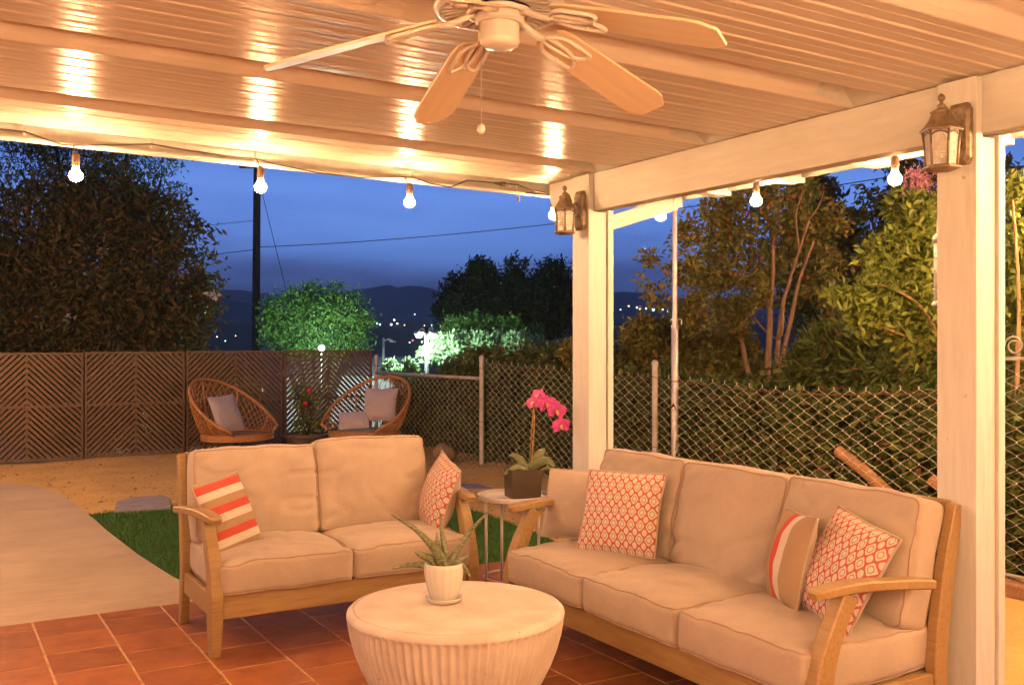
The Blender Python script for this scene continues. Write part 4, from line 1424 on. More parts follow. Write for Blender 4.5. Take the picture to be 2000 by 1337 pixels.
def build_aloe():
    p = on_z(867, 1174, TZ)
    z0 = TZ + .0015
    root = thing('potted_aloe', 'spotted aloe in a white fluted ceramic pot on the coffee table', 'potted plant', (p.x, p.y, z0))
    sc = MB(); sc.lathe([(.055, 0), (.066, .004), (.074, .018), (.0745, .021), (.071, .021), (.062, .009), (.0, .008)], 36)
    sc.build('saucer', 'ceramic', root, smooth=True)
    pot = MB()
    def fl(r, z, a): return r * (1 - .030 * (1 - abs(math.cos(a * 8))) ** 1.4 * (1 if .02 < z < .145 else .3))
    pot.lathe([(.046, .010), (.052, .014), (.064, .045), (.074, .085), (.0785, .115), (.079, .138), (.0765, .152), (.073, .156), (.069, .153), (.069, .13)], 96, fn=fl)
    pot.build('pot', 'ceramic', root, smooth=True)
    so = MB(); so.lathe([(.070, .130), (.04, .134), (.0, .132)], 24); so.build('soil', 'soil', root, smooth=True)
    right, up = Vector((CS, -SN, 0)), Vector((0, 0, 1))
    fw = Vector((SN, CS, 0))
    k = 3.93 / F                                     # metres for a pixel at the plant
    def L(x, y, d=0.0): return right * ((x - 867) * k) + up * ((1174 - y) * k) + fw * d
    base = (868, 1106)
    leaves = [([(880, 1108), (850, 1070), (812, 1030), (765, 999)], .030, -.03), ([(874, 1108), (870, 1080), (862, 1040), (858, 1003)], .026, .03),
              ([(872, 1110), (890, 1080), (920, 1035), (956, 996)], .027, .0), ([(862, 1108), (845, 1090), (825, 1078), (813, 1068)], .034, -.06),
              ([(866, 1110), (858, 1085), (850, 1062), (846, 1048)], .040, -.05), ([(856, 1108), (830, 1102), (795, 1101), (766, 1107)], .026, -.02),
              ([(876, 1110), (892, 1100), (908, 1104), (921, 1124)], .028, -.03), ([(868, 1108), (860, 1080), (853, 1060), (851, 1043)], .026, .05),
              ([(880, 1110), (893, 1098), (905, 1094), (914, 1090)], .024, .05)]
    for pts, w, d in leaves:
        mb = MB()
        n = len(pts)
        P3 = [L(x, y, d * (i / (n - 1)) * 1.2 + rnd.uniform(-.008, .008)) for i, (x, y) in enumerate(pts)]
        P3[0].z -= .012
        leaf_blade(mb, P3, w * 1.45, .014)
        mb.build('leaf', 'aloe', root, smooth=True)
build_aloe()

# ================================================================== side table with orchid
SX, SY, SZ = 2.935, 4.955, 0.560
def build_side_table():
    root = thing('side_table', 'small round white tray table with thin legs in the sofa corner', 'side table', (SX, SY, 0))
    t = MB(); t.lathe([(.0, SZ - .006), (.185, SZ - .006), (.198, SZ - .003), (.202, SZ + .016), (.205, SZ + .017), (.207, SZ + .012), (.203, SZ - .012), (.19, SZ - .016), (.0, SZ - .016)], 48)
    t.build('tray_top', 'whitetop', root, auto=40)
    for k in range(4):
        a = math.radians(30.6 + 52 + 90 * k)
        m = MB(); x, y = .165 * math.cos(a), .165 * math.sin(a)
        m.tube([(x, y, 0.001), (x, y, SZ - .015)], .009, 10); m.build('leg', 'whitetop', root, smooth=True)
    r = MB(); r.tube([(.165 * math.cos(2 * PI * k / 32), .165 * math.sin(2 * PI * k / 32), .10) for k in range(32)], .006, 6, closed=True)
    r.build('ring', 'whitetop', root, smooth=True)
build_side_table()
def build_orchid():
    ox, oy = SX + .055, SY - .02
    oz = SZ - .004
    root = thing('potted_orchid', 'magenta orchid in a dark square pot on the side table', 'potted plant', (ox, oy, oz), 0)
    ang = math.radians(-14)
    R = Matrix.Rotation(ang, 4, 'Z')
    p = MB(); a, b, hgt = .084, .088, .165
    V = []
    for (s, z) in ((a, 0), (b, hgt), (b - .006, hgt), (b - .008, hgt - .03)):
        V += [R @ Vector(q) for q in ((-s, -s, z), (s, -s, z), (s, s, z), (-s, s, z))]
    Q = [tuple(range(4))[::-1]] + [(j * 4 + i, j * 4 + (i + 1) % 4, (j + 1) * 4 + (i + 1) % 4, (j + 1) * 4 + i) for j in range(3) for i in range(4)]
    p.add(V, Q); p.build('pot', 'black_pot', root)
    s = MB()
    n = 10
    V = [R @ Vector((-.079 + .158 * i / n, -.079 + .158 * j / n, hgt - .022 + .010 * noise.noise(Vector((i * .9, j * .9, 3))))) for j in range(n + 1) for i in range(n + 1)]
    s.add(V, [(j * (n + 1) + i, j * (n + 1) + i + 1, (j + 1) * (n + 1) + i + 1, (j + 1) * (n + 1) + i) for j in range(n) for i in range(n)])
    s.build('soil', 'soil', root)
    right, up, fw = Vector((CS, -SN, 0)), Vector((0, 0, 1)), Vector((SN, CS, 0))
    dd = ox * SN + oy * CS
    k = dd / F
    o0 = Vector((ox, oy, oz))
    cx0 = CX + F * (ox * CS - oy * SN) / dd
    cy0 = CY - F * (oz - H) / dd
    def L(x, y, d=0.0): return right * ((x - cx0) * k) + up * ((cy0 - y) * k) + fw * d
    def wide(u): return math.sin(PI * min(1, .14 + .86 * u)) ** .7 * (1 - .15 * u) + .02
    for pts, w, d in (([(1034, 918), (1022, 904), (1008, 891), (996, 889)], .055, .04), ([(1036, 916), (1046, 896), (1060, 882), (1066, 878)], .062, .05),
                      ([(1036, 918), (1052, 904), (1070, 898), (1082, 909)], .066, -.05), ([(1030, 918), (1012, 910), (998, 915), (980, 928)], .046, -.04),
                      ([(1040, 916), (1056, 916), (1068, 912), (1076, 916)], .040, .0)):
        mb = MB()
        leaf_blade(mb, [L(x, y, d * i / 3) for i, (x, y) in enumerate(pts)], w, .006, wprof=wide)
        mb.build('leaf', 'orchid_leaf', root, smooth=True)
    st = MB()
    arch = bez([L(1036, 920), L(1040, 880), L(1044, 820), L(1042, 790), L(1046, 772), L(1064, 772, .0), L(1080, 788, -.01), L(1092, 812, -.015), L(1096, 828, -.02)], 5)
    st.tube(arch, lerp_list([.0042, .004, .0036, .003, .0022, .0018], len(arch)), 7)
    st.build('flower_stem', 'stem', root, smooth=True)
    sk = MB(); sk.tube([L(1033, 920, .005), L(1038, 850, .005), L(1042, 792, .004)], .0028, 6); sk.build('support_stake', 'stem', root, smooth=True)
    def flower(c, face, size, roll):
        f = Vector(face).normalized()
        ux = up.cross(f).normalized(); uy = f.cross(ux)
        fo = MB()
        def petal(a, ln, wd, mi=0, cup=.12):
            # broad petal as a curved grid
            d = (ux * math.cos(a) + uy * math.sin(a)); s_ = f.cross(d)
            n, m = 6, 4
            V = []
            for i in range(n + 1):
                u = i / n
                wv = wd * (math.sin(PI * (.10 + .83 * u)) ** .65)
                for j in range(m + 1):
                    v = -1 + 2 * j / m
                    V.append(c + d * (ln * u) + s_ * (wv * v) + f * (cup * ln * (u * u - .4 * v * v * u)))
            fo.add(V, [(i * (m + 1) + j, i * (m + 1) + j + 1, (i + 1) * (m + 1) + j + 1, (i + 1) * (m + 1) + j) for i in range(n) for j in range(m)], mi)
        for a, ln, wd in ((PI / 2 + roll, .95, .33), (roll + PI / 2 + 2.2, .92, .32), (roll + PI / 2 - 2.2, .92, .32)):
            petal(a, ln * size, wd * size)
        for a in (roll + .22, roll + PI - .22):
            petal(a, 1.0 * size, .56 * size, 0, .22)
        o = fo.build('flower', 'petal', root, smooth=True)
        lp = MB()
        q0 = c + f * .006
        lp.tube([q0, q0 + f * size * .3 - uy * size * .22, q0 + f * size * .42 - uy * size * .42], [size * .20, size * .15, size * .05], 7)
        lp.build('lip', 'lip', o, smooth=True)
    tc_ = Vector((-.45, -.85, -.05))
    flower(L(1042, 785, -.01), (-.95, -.3, .10), .048, .2)
    flower(L(1052, 772, .01), (-.8, -.4, .45), .046, -.4)
    flower(L(1068, 788, -.012), (-.35, -.9, -.05), .058, .1)
    flower(L(1086, 800, -.02), (-.2, -.95, -.1), .060, -.15)
    flower(L(1095, 829, -.025), (-.35, -.92, -.12), .054, .12)
    bd = MB(); bd.lathe([(0, -.008), (.005, -.003), (.005, .003), (0, .008)], 8, c=L(1024, 790)); bd.tube([L(1041, 786), L(1030, 786), L(1024, 789)], .0012, 5); bd.build('bud', 'stem', root, smooth=True)
build_orchid()

# ================================================================== chevron panel fence at the back
def clip_poly(poly, a, b, c):
    """keep a*x+b*y<=c"""
    out = []
    for i in range(len(poly)):
        p, q = poly[i], poly[(i + 1) % len(poly)]
        dp, dq = a * p[0] + b * p[1] - c, a * q[0] + b * q[1] - c
        if dp <= 0: out.append(p)
        if dp * dq < 0:
            t = dp / (dp - dq)
            out.append((p[0] + (q[0] - p[0]) * t, p[1] + (q[1] - p[1]) * t))
    return out
FY = 13.15
def build_panel_fence():
    root = thing('panel_fence', 'low brown metal panel fence with chevron slots at the yard edge', 'fence', (3.0, FY, 0))
    bounds = [-0.82, 0.43, 1.69, 2.899, 4.184, 5.47]
    for pi in range(5):
        x0, x1 = bounds[pi] + .012 - 3.0, bounds[pi + 1] - .012 - 3.0
        zb, zt = .035, 1.322 + .006 * pi
        pn = bpy.data.objects.new('panel', None); C.objects.link(pn); pn.parent = root
        pn.rotation_euler = (0, 0, rnd.uniform(-.004, .004))
        xm, zm = (x0 + x1) / 2, (zb + zt) / 2
        fr = MB()
        for lo, hi in (((x0, zb), (x0 + .022, zt)), ((x1 - .022, zb), (x1, zt)), ((x0 + .022, zt - .022), (x1 - .022, zt)), ((x0 + .022, zb), (x1 - .022, zb + .022)),
                       ((x0 + .022, zm - .014), (x1 - .022, zm + .014))):
            fr.box((lo[0], -.014, lo[1]), (hi[0], .014, hi[1]))
        for lo, hi in (((xm - .009, zb + .022), (xm + .009, zm - .014)), ((xm - .009, zm + .014), (xm + .009, zt - .022))):
            fr.box((lo[0], -.009, lo[1]), (hi[0], .009, hi[1]))
        fr.build('panel_frame', 'panel', pn)
        joined = MB() if pi == 0 else None
        for (qx0, qx1, sg) in ((x0 + .022, xm - .009, 1), (xm + .009, x1 - .022, -1)):
            for (qz0, qz1) in ((zb + .022, zm - .014), (zm + .014, zt - .022)):
                rect = [(qx0, qz0), (qx1, qz0), (qx1, qz1), (qx0, qz1)]
                pitch, wd = .0520, .0345
                k0 = -40
                for k in range(-80, 80):
                    c = k * pitch
                    # bars rise towards the panel's middle: direction (sg,1); normal (-sg,1)/sqrt2
                    nx, nzv = -sg * .7071, .7071
                    offs = nx * xm + nzv * zm
                    poly = clip_poly(rect, nx, nzv, offs + c + wd / 2)
                    if len(poly) > 2: poly = clip_poly(poly, -nx, -nzv, -(offs + c - wd / 2))
                    if len(poly) < 3: continue
                    ar = abs(sum(poly[i][0] * poly[(i + 1) % len(poly)][1] - poly[(i + 1) % len(poly)][0] * poly[i][1] for i in range(len(poly)))) / 2
                    if ar < .0006: continue
                    if joined is not None: joined.prism(poly, 1, -.005, .005)
                    else:
                        s = MB(); s.prism(poly, 1, -.005, .005); s.build('slat', 'panel', pn, fix=False)
        if joined is not None: tag(joined.build('slats', 'panel', pn), kind='stuff')
    for i, x in enumerate(bounds):
        p = MB(); p.box((x - 3.0 - .009, -.02 + .04, -.1), (x - 3.0 + .009, .03 + .04, 1.30 if i != 2 else 1.36)); p.build('fence_post', 'black_metal', root)
build_panel_fence()

# ================================================================== chain-link fence
FX = 5.55
def ztop(y): return float(np.interp(y, [3.5, 4.05, 4.6, 5.5, 6.3, 6.87, 7.5, 8.14, 9.0, 9.95, 10.0, 13.1], [1.17, 1.16, 1.125, 1.10, 1.135, 1.15, 1.165, 1.175, 1.20, 1.235, 1.02, 1.02]))
def chain_wires(y0, y1, zb_f, zt_f, X, hp=.070, vp=.081, r=.0031, amp=.0):
    V, Q = [], []
    n = int((y1 - y0) / hp)
    for i in range(n):
        ya, yb = y0 + i * hp, y0 + (i + 1) * hp
        zt = zt_f((ya + yb) / 2); zb = zb_f((ya + yb) / 2)
        rows = int((zt - zb) / (vp / 2))
        pts = []
        for k in range(rows + 1):
            z = zt - k * vp / 2
            left = (k + i) % 2 == 0
            y = ya + .002 if left else yb - .002
            xo = X + (.004 if (k % 2) else -.004) + .018 * noise.noise(Vector((y * .8, z * 1.4, 3)))
            jit = .004 * noise.noise(Vector((y * 2.0, z * 3.0, 7)))
            pts.append(Vector((xo, y + jit, z + .0045 + jit))); pts.append(Vector((xo, y + jit, z - .0045 + jit)))
        # barb at the top
        pts.insert(0, pts[0] + Vector((0, .010 if i % 2 else -.008, .012 + .010 * ((i * 7) % 5) / 5)))
        o = len(V)
        for p in pts:
            for (a, b) in ((1, 0), (0, 1), (-1, 0), (0, -1)):
                V.append((p.x + a * r, p.y + b * r, p.z))
        for k in range(len(pts) - 1):
            for m in range(4):
                l = (m + 1) % 4
                Q.append((o + k * 4 + m, o + k * 4 + l, o + k * 4 + 4 + l, o + k * 4 + 4 + m))
    return np.array(V), np.array(Q)
def build_chain_fence():
    root = thing('chain_link_fence', 'rusty galvanised chain link fence along the planted slope', 'fence', (FX, 8.0, 0))
    off = np.array([FX, 8.0, 0])
    V1, Q1 = chain_wires(3.78, 9.98, lambda y: .03, ztop, FX)
    V2, Q2 = chain_wires(10.04, 13.08, lambda y: .03, lambda y: 1.01, FX)
    V = np.concatenate([V1, V2]) - off
    Q = np.concatenate([Q1, Q2 + len(V1)])
    o = np_mesh('wire_mesh', V, Q, 'wire', root)
    tag(o, kind='stuff')
    for y, h, r in ((10.01, 1.285, .028), (13.10, 1.26, .026), (6.868, 1.275, .027), (3.74, 1.40, .030)):
        p = MB()
        p.lathe([(r, -.05), (r, h - .018), (r * 1.18, h - .018), (r * 1.18, h - .004), (r * .9, h + .012), (r * .4, h + .022), (0, h + .024)], 14)
        po = p.build('post', 'galv', root, auto=40); po.location = (-.034, y - 8.0, 0)
        for z in (h - .13, h * .42, ):
            t = MB(); t.tube([((r + .003) * math.cos(2 * PI * k / 14), (r + .003) * math.sin(2 * PI * k / 14), z + .004 * math.sin(k)) for k in range(14)], .0035, 5, closed=True)
            t.build('tie_wire', 'rust', po, smooth=True)
    rl = MB(); rl.tube([(-.036, 10.03 - 8, 1.036), (-.036, 13.08 - 8, 1.026)], .021, 12); rl.build('top_rail', 'galv', root, smooth=True)
    tw = MB(); tw.tube([(-.008, y - 8.0, ztop(y) - .032 + .006 * math.sin(y * 6)) for y in np.arange(3.77, 9.98, .2)], .0035, 5); tw.build('tension_wire', 'rust', root, smooth=True)
build_chain_fence()
def build_gate():
    y0, y1 = 2.75, 3.69
    root = thing('chain_link_gate', 'chain link gate with scroll top beside the lantern post', 'gate', (FX, 3.0, 0))
    off = np.array([FX, 3.0, 0])
    f = MB()
    zt, zb = 1.355, .075
    f.tube([(-.02, y0 - 3, zb), (-.02, y0 - 3, zt), (-.02, y1 - 3, zt), (-.02, y1 - 3, zb)], .019, 12, closed=True)
    f.build('gate_frame', 'galv', root, smooth=True)
    V, Q = chain_wires(y0 + .02, y1 - .02, lambda y: zb, lambda y: zt - .05, FX, r=.0034)
    tag(np_mesh('gate_mesh', V - off, Q, 'wire', root), kind='stuff')
    for yc in (3.54, 3.34, 3.14, 2.94):
        s = MB()
        pts = []
        for k in range(26):
            a = k / 25 * 2 * PI * 1.35
            rr = .060 * (1 - .55 * k / 25)
            pts.append((-.02, yc - 3 + rr * math.cos(a), zt + .075 + rr * math.sin(a)))
        s.tube(pts, .006, 6); s.build('scroll', 'galv', root, smooth=True)
build_gate()
def build_sleeper():
    m = MB(); m.box((FX - .16, 2.3, -.06), (FX - .03, 3.62, .062), bev=.012)
    tag(m.build('timber_sleeper', 'sleeper'), 'weathered timber sleeper lying under the chain link gate', 'timber')
build_sleeper()

# steel mast behind the fence
def build_mast():
    p = on_x(1318, 600, 5.68)
    root = thing('steel_mast', 'tall telescoping steel pole standing just behind the chain link fence', 'pole', (p.x, p.y, -.1))
    zt = on_x(1318, 402, 5.68).z + .1
    zj = on_x(1318, 640, 5.68).z + .1
    m = MB(); m.lathe([(.0310, 0), (.0310, zj), (.0285, zj + .004)], 18); m.build('lower_tube', 'polesteel', root, auto=40)
    m = MB(); m.lathe([(.0225, zj), (.0225, zt), (0, zt + .003)], 18); m.build('upper_tube', 'polesteel', root, auto=40)
    m = MB(); m.lathe([(.026, zj), (.034, zj + .003), (.034, zj + .022), (.026, zj + .026), (.026, zj + .070), (.032, zj + .072), (.032, zj + .082), (.022, zj + .084)], 18)
    m.tube([(.03, -.02, zj + .078), (.05, -.03, zj + .075), (.052, -.03, zj + .03)], .006, 6)
    m.build('clamp_collar', 'polesteel', root, auto=40)
build_mast()

# ================================================================== rattan chairs, pillows, planter
def make_chair(label, loc, rz):
    root = thing('rattan_chair', label, 'chair', loc, rz, 'scoop rattan chairs by the panel fence')
    z0, r0 = .355, .40
    TM = math.radians(122)
    def hgt(t): return .045 + .60 * max(0, math.cos(t * .70)) ** 1.5
    def shell(t, s):
        r = r0 + .135 * math.sin(s * PI / 2) * (.45 + .55 * math.cos(t * .5))
        return Vector((r * math.sin(t) * 1.12, r * math.cos(t) * .98, z0 + hgt(t) * s))
    rim = MB()
    N = 44
    pts = [shell(-TM + 2 * TM * k / N, 1) for k in range(N + 1)]
    pts = [shell(-TM, 0) + Vector((0, -.05, 0))] + pts + [shell(TM, 0) + Vector((0, -.05, 0))]
    rim.tube(pts, .020, 10); rim.build('rim', 'rattan', root, smooth=True)
    lat = MB()
    nl = 30
    for fam in (1, -1):
        for k in range(-10, nl + 10):
            t0 = -TM + 2 * TM * k / nl
            line = []
            for j in range(9):
                s = j / 8
                t = t0 + fam * s * .52
                if -TM <= t <= TM: line.append(shell(t, s))
            if len(line) > 2: lat.tube(line, .0046, 4)
    tag(lat.build('woven_lattice', 'rattan', root), kind='stuff')
    for t in (-95, -48, 0, 48, 95):
        r = MB(); r.tube([shell(math.radians(t), s / 6) for s in range(7)], .011, 8); r.build('rib', 'rattan', root, smooth=True)
    band = MB()
    for zz in (0, .016, .032, .048, .064):
        band.tube([(1.12 * (r0 + .012) * math.sin(2 * PI * k / 40), .98 * (r0 + .012) * math.cos(2 * PI * k / 40) - .012, z0 - .012 - zz) for k in range(40)], .0095, 6, closed=True)
    band.build('seat_band', 'rattan', root, smooth=True)
    st = MB(); st.lathe([(r0 * .98, -.05), (r0 * 1.0, -.02), (r0 * .6, -.015), (0, -.015)], 36, c=(0, 0, z0)); st.xform(Matrix.Diagonal((1.1, .97, 1, 1)))
    st.build('seat', 'rattan', root, smooth=True)
    for sx in (-1, 1):
        for sy in (-1, 1):
            l = MB(); l.tube([(sx * .26, sy * .22, z0 - .05), (sx * .34, sy * .30, .0)], .010, 8); l.build('leg', 'black_metal', root, smooth=True)
    return root
c1 = on_z(462, 882, .10); c2 = on_z(712, 879, .10)
c1.z = -.01; c2.z = .01
make_chair('rattan scoop chair holding one grey pillow', c1, math.radians(36))
make_chair('rattan scoop chair holding two grey pillows beside the chain link fence', c2, math.radians(-62))
def local(c, rz, v):
    return Vector(c) + Matrix.Rotation(rz, 3, 'Z') @ Vector(v)
throw_pillow('grey pillow in the rattan chair nearest the path', local(c1, math.radians(36), (-.24, -.04, .60)), (.52, -.80, .35), (-.25, .3, 1), .46, .46, .15, ('linen_grey', 'linen_grey'), 8.0, pipe='linen_grey')
throw_pillow('large grey pillow at the back of the rattan chair beside the chain link', local(c2, math.radians(-62), (.12, .16, .66)), (-.62, -.70, .30), (.2, .25, 1), .42, .42, .15, ('linen_grey', 'linen_grey'), 9.0, pipe='linen_grey')
throw_pillow('small grey lumbar pillow lying in front of the large one in the rattan chair', local(c2, math.radians(-62), (-.12, -.06, .47)), (-.45, -.72, .55), (.1, .3, 1), .38, .24, .12, ('linen_grey', 'linen_grey'), 10.0, pipe='linen_grey')

def leaves_np(P, rg, ln, wd, up_bias=0.2, droop=0.0):
    n = len(P)
    d = rg.normal(0, 1, (n, 3)); d[:, 2] += up_bias - droop
    d /= np.linalg.norm(d, axis=1)[:, None]
    r = rg.normal(0, 1, (n, 3))
    s = np.cross(d, r); s /= np.linalg.norm(s, axis=1)[:, None] + 1e-9
    nn = np.cross(d, s)
    L = rg.uniform(ln * .65, ln * 1.3, n)[:, None]; W = rg.uniform(wd * .7, wd * 1.25, n)[:, None]
    fold = rg.uniform(.05, .35, n)[:, None] * W
    a = P; b = P + d * L * .45 + s * W / 2 + nn * fold; c = P + d * L - nn * L * .12; e = P + d * L * .45 - s * W / 2 + nn * fold
    V = np.stack([a, b, c, e], 1).reshape(-1, 3)
    i = np.arange(n) * 4
    Fq = np.concatenate([np.stack([i, i + 1, i + 2], 1), np.stack([i, i + 2, i + 3], 1)])
    return V, Fq
def scatter(blobs, n, rg, clump=.22, shell=.6, per=26):
    """blobs: (centre, rx, ry, rz). Points in twig clumps biased to the outside of each blob"""
    vol = np.array([b[1] * b[2] * b[3] for b in blobs]) ** .75
    vol /= vol.sum()
    K = max(1, n // per)
    idx = rg.choice(len(blobs), K, p=vol)
    cen = np.array([tuple(blobs[i][0]) for i in idx]); rad = np.array([blobs[i][1:4] for i in idx])
    u = rg.normal(0, 1, (K, 3)); u /= np.linalg.norm(u, axis=1)[:, None]
    rr = (rg.uniform(0, 1, K) ** (1 / 3 * (1 - shell) + .02))[:, None] * rg.uniform(.72, 1.12, K)[:, None]
    tw = cen + u * rr * rad
    m = rad.mean(1)
    pick = rg.integers(0, K, n)
    P = tw[pick] + rg.normal(0, 1, (n, 3)) * (np.clip(m[pick], .15, 3) * clump)[:, None] * np.array([1, 1, .8])
    return P
def blob(px, py, r, d, sz=1.0, sd=1.0):
    c = on_d(px, py, d); R = r * d / F
    return (c, R, R * sd, R * sz)
def plant_tree(name, label, cat, base, blobs, n, leaf, mat, trunk_mat='darkbark', trunk_r=.10, limbs=None, seed=1, clump=.22, shell=.6, per=26, group=None, trunks=None, extra=None, droop=0., crown_name='crown'):
    rg = np.random.default_rng(seed)
    base = Vector(base)
    root = thing(name, label, cat, base, 0, group)
    inv = Matrix.Translation(-base)
    P = scatter(blobs, n, rg, clump, shell, per)
    V, Fq = leaves_np(P, rg, leaf[0], leaf[1], droop=droop)
    np_mesh(crown_name, V - np.array(base), Fq, mat, root)
    if trunks is None:
        cs = [Vector(b[0]) for b in blobs]
        top = sum(cs, Vector()) / len(cs)
        fork = base + (top - base) * .45; fork.x, fork.y = base.x + (top.x - base.x) * .25, base.y + (top.y - base.y) * .25
        t = MB(); t.tube([base + Vector((0, 0, -.2)), base + (fork - base) * .5 + Vector((.05, .02, 0)), fork], [trunk_r * 1.25, trunk_r, trunk_r * .85], 10)
        t.xform(inv); t.build('trunk', trunk_mat, root, smooth=True)
        for c in cs[:limbs or 8]:
            l = MB(); mid = fork + (c - fork) * .55 + Vector((rnd.uniform(-.1, .1), rnd.uniform(-.1, .1), .12))
            l.tube([fork - Vector((0, 0, .1)), mid, c], [trunk_r * .55, trunk_r * .36, trunk_r * .14], 7)
            l.xform(inv); l.build('limb', trunk_mat, root, smooth=True)
    else:
        for pts, r0, r1 in trunks:
            pts = bez(pts, 4)
            t = MB(); t.tube(pts, lerp_list([r0, r1], len(pts)), 8); t.xform(inv); t.build('trunk', trunk_mat, root, smooth=True)
    if extra:
        for nm, bl, nn, lf, mt in extra:
            P = scatter(bl, nn, rg, .3, .5, 20)
            V, Fq = leaves_np(P, rg, lf[0], lf[1]); np_mesh(nm, V - np.array(base), Fq, mt, root)
    return root
def ground_below(p): return Vector((p[0], p[1], tz(p[0], p[1])))

def build_planter():
    p = on_z(598, 884, .05); p.z = -.01
    root = thing('planter', 'wide brown clay planter with red roses between the rattan chairs', 'planter', p)
    m = MB(); m.lathe([(.19, 0), (.215, .03), (.245, .20), (.262, .262), (.285, .266), (.290, .285), (.288, .312), (.280, .316), (.262, .312), (.255, .27)], 36)
    m.build('pot', 'planter', root, auto=40)
    s = MB(); s.lathe([(.257, .272), (.1, .285), (0, .282)], 24); s.build('soil', 'soil', root)
    rg = np.random.default_rng(3)
    tips = []
    for k in range(7):
        a = rg.uniform(0, 2 * PI); r = rg.uniform(.05, .22)
        tip = Vector((r * math.cos(a), r * math.sin(a), rg.uniform(.55, 1.0)))
        t = MB(); t.tube([(tip.x * .2, tip.y * .2, .27), (tip.x * .7, tip.y * .5, tip.z * .6), tip], [.006, .005, .003], 5)
        t.build('rose_stem', 'darkbark', root, smooth=True); tips.append(tip)
    bl = [(t * .9, .10, .10, .14) for t in tips] + [(Vector((0, 0, .42)), .22, .22, .12)]
    P = scatter(bl, 520, rg, .35, .4, 12); V, Fq = leaves_np(P, rg, .055, .030); np_mesh('rose_leaves', V, Fq, 'ivy', root)
    for q in (Vector((.0, -.12, .86)), Vector((-.05, -.12, .70))):
        f = MB(); f.lathe([(0, -.028), (.022, -.018), (.032, .0), (.026, .02), (.012, .026), (.006, .015)], 10, c=q); f.build('rose', 'rose', root, smooth=True)
build_planter()

def build_rock():
    p = on_z(868, 895, .06)
    bm = bmesh.new(); bmesh.ops.create_icosphere(bm, subdivisions=3, radius=.14)
    for v in bm.verts:
        n = noise.noise(v.co * 7) * .03 + noise.noise(v.co * 18) * .012
        v.co = v.co * (1 + n / .14); v.co.z *= .85
    m = MB(); m.bm(bm)
    o = m.build('rock', 'rock', smooth=True); o.location = (p.x, p.y, .13)
    tag(o, 'round sandstone rock at the foot of the chain link fence', 'rock')
build_rock()

def build_feeder():
    p = on_x(1836, 520, 3.885)
    zt, zb = on_x(1836, 452, 3.885).z, on_x(1836, 600, 3.885).z
    root = thing('bird_feeder', 'clear tube bird feeder hanging from the eave behind the lantern post', 'bird feeder', (p.x, p.y, zb))
    h = zt - zb
    m = MB(); m.lathe([(.026, .03), (.026, h - .05)], 18); m.build('seed_tube', 'glass', root, smooth=True)
    m = MB(); m.lathe([(0, 0), (.034, .004), (.036, .016), (.027, .032), (0, .034)], 18); m.build('base_cup', 'steel', root, smooth=True)
    m = MB(); m.lathe([(.0, h - .052), (.030, h - .05), (.030, h - .02), (.012, h), (0, h + .002)], 18); m.build('cap', 'steel', root, smooth=True)
    for z in (.08, .17):
        m = MB(); m.tube([(-.05, .0, z), (.05, .0, z)], .003, 6); m.build('perch', 'steel', root)
    m = MB(); m.tube([(-.024, 0, h - .05), (-.02, 0, h + .05), (0, 0, h + .07), (.02, 0, h + .05), (.024, 0, h - .05)], .002, 5)
    m.tube([(0, 0, h + .07), (0, 0, 2.36 - zb)], .0015, 4); m.build('wire_hanger', 'steel', root)
build_feeder()

# ================================================================== trees and shrubs
G_BACK = 'trees beyond the panel fence'
b = ground_below(on_d(190, 700, 16.2))
plant_tree('magnolia_tree', 'dense magnolia tree with russet leaves behind the panel fence', 'tree', b,
    [blob(x, y, r, 16.0 + dd) for x, y, r, dd in ((60, 470, 120, 0), (200, 500, 130, -.4), (310, 560, 110, -.3), (355, 470, 55, 0), (315, 420, 55, .3), (200, 410, 100, .2), (60, 600, 120, 0), (365, 615, 65, 0), (250, 640, 90, -.4), (130, 640, 90, -.3), (-70, 540, 150, 0), (385, 560, 35, 0), (60, 730, 110, 1.2), (200, 750, 110, 1.2), (330, 720, 90, 1.2), (430, 770, 70, 1.6), (120, 830, 90, 1.6), (280, 830, 90, 1.6), (400, 830, 70, 1.6), (-60, 760, 120, 1.5))],
    60000, (.125, .050), 'magnolia', seed=21, clump=.17, trunk_r=.14, per=16,
    extra=[('blossoms', [blob(205, 492, 8, 15.2), blob(318, 480, 9, 15.0), blob(128, 625, 5, 15.2), (on_d(88, 612, 15.1), .05, .05, .05), blob(410, 580, 7, 15.3), blob(350, 530, 7, 15.2)], 60, (.10, .06), 'magwhite')])
b = ground_below(on_d(190, 700, 24))
plant_tree('pepper_tree', 'tall feathery tree rising above the magnolia', 'tree', b,
    [blob(x, y, r, 24 + dd) for x, y, r, dd in ((40, 330, 90, 0), (140, 300, 100, .5), (250, 310, 90, 0), (315, 350, 50, 0), (310, 420, 50, 0), (230, 410, 80, .3), (100, 230, 120, 0), (260, 220, 100, 0))],
    12000, (.16, .040), 'darkmyrtle', seed=22, clump=.16, trunk_r=.2, droop=.7, per=18)
b = ground_below(on_d(620, 700, 30))
plant_tree('pepper_tree', 'rounded pepper tree glowing green in the flood light', 'tree', b,
    [blob(x, y, r, 30 + dd) for x, y, r, dd in ((560, 610, 46, 0), (618, 592, 42, .4), (678, 606, 42, 0), (540, 640, 36, 0), (620, 640, 56, -.4), (690, 650, 34, 0), (588, 572, 20, 0), (655, 572, 24, .3), (525, 615, 20, 0), (712, 625, 18, 0), (575, 665, 40, 0), (655, 672, 36, .5))],
    13000, (.13, .045), 'pepper', seed=23, clump=.22, trunk_r=.18, droop=.9, per=16)
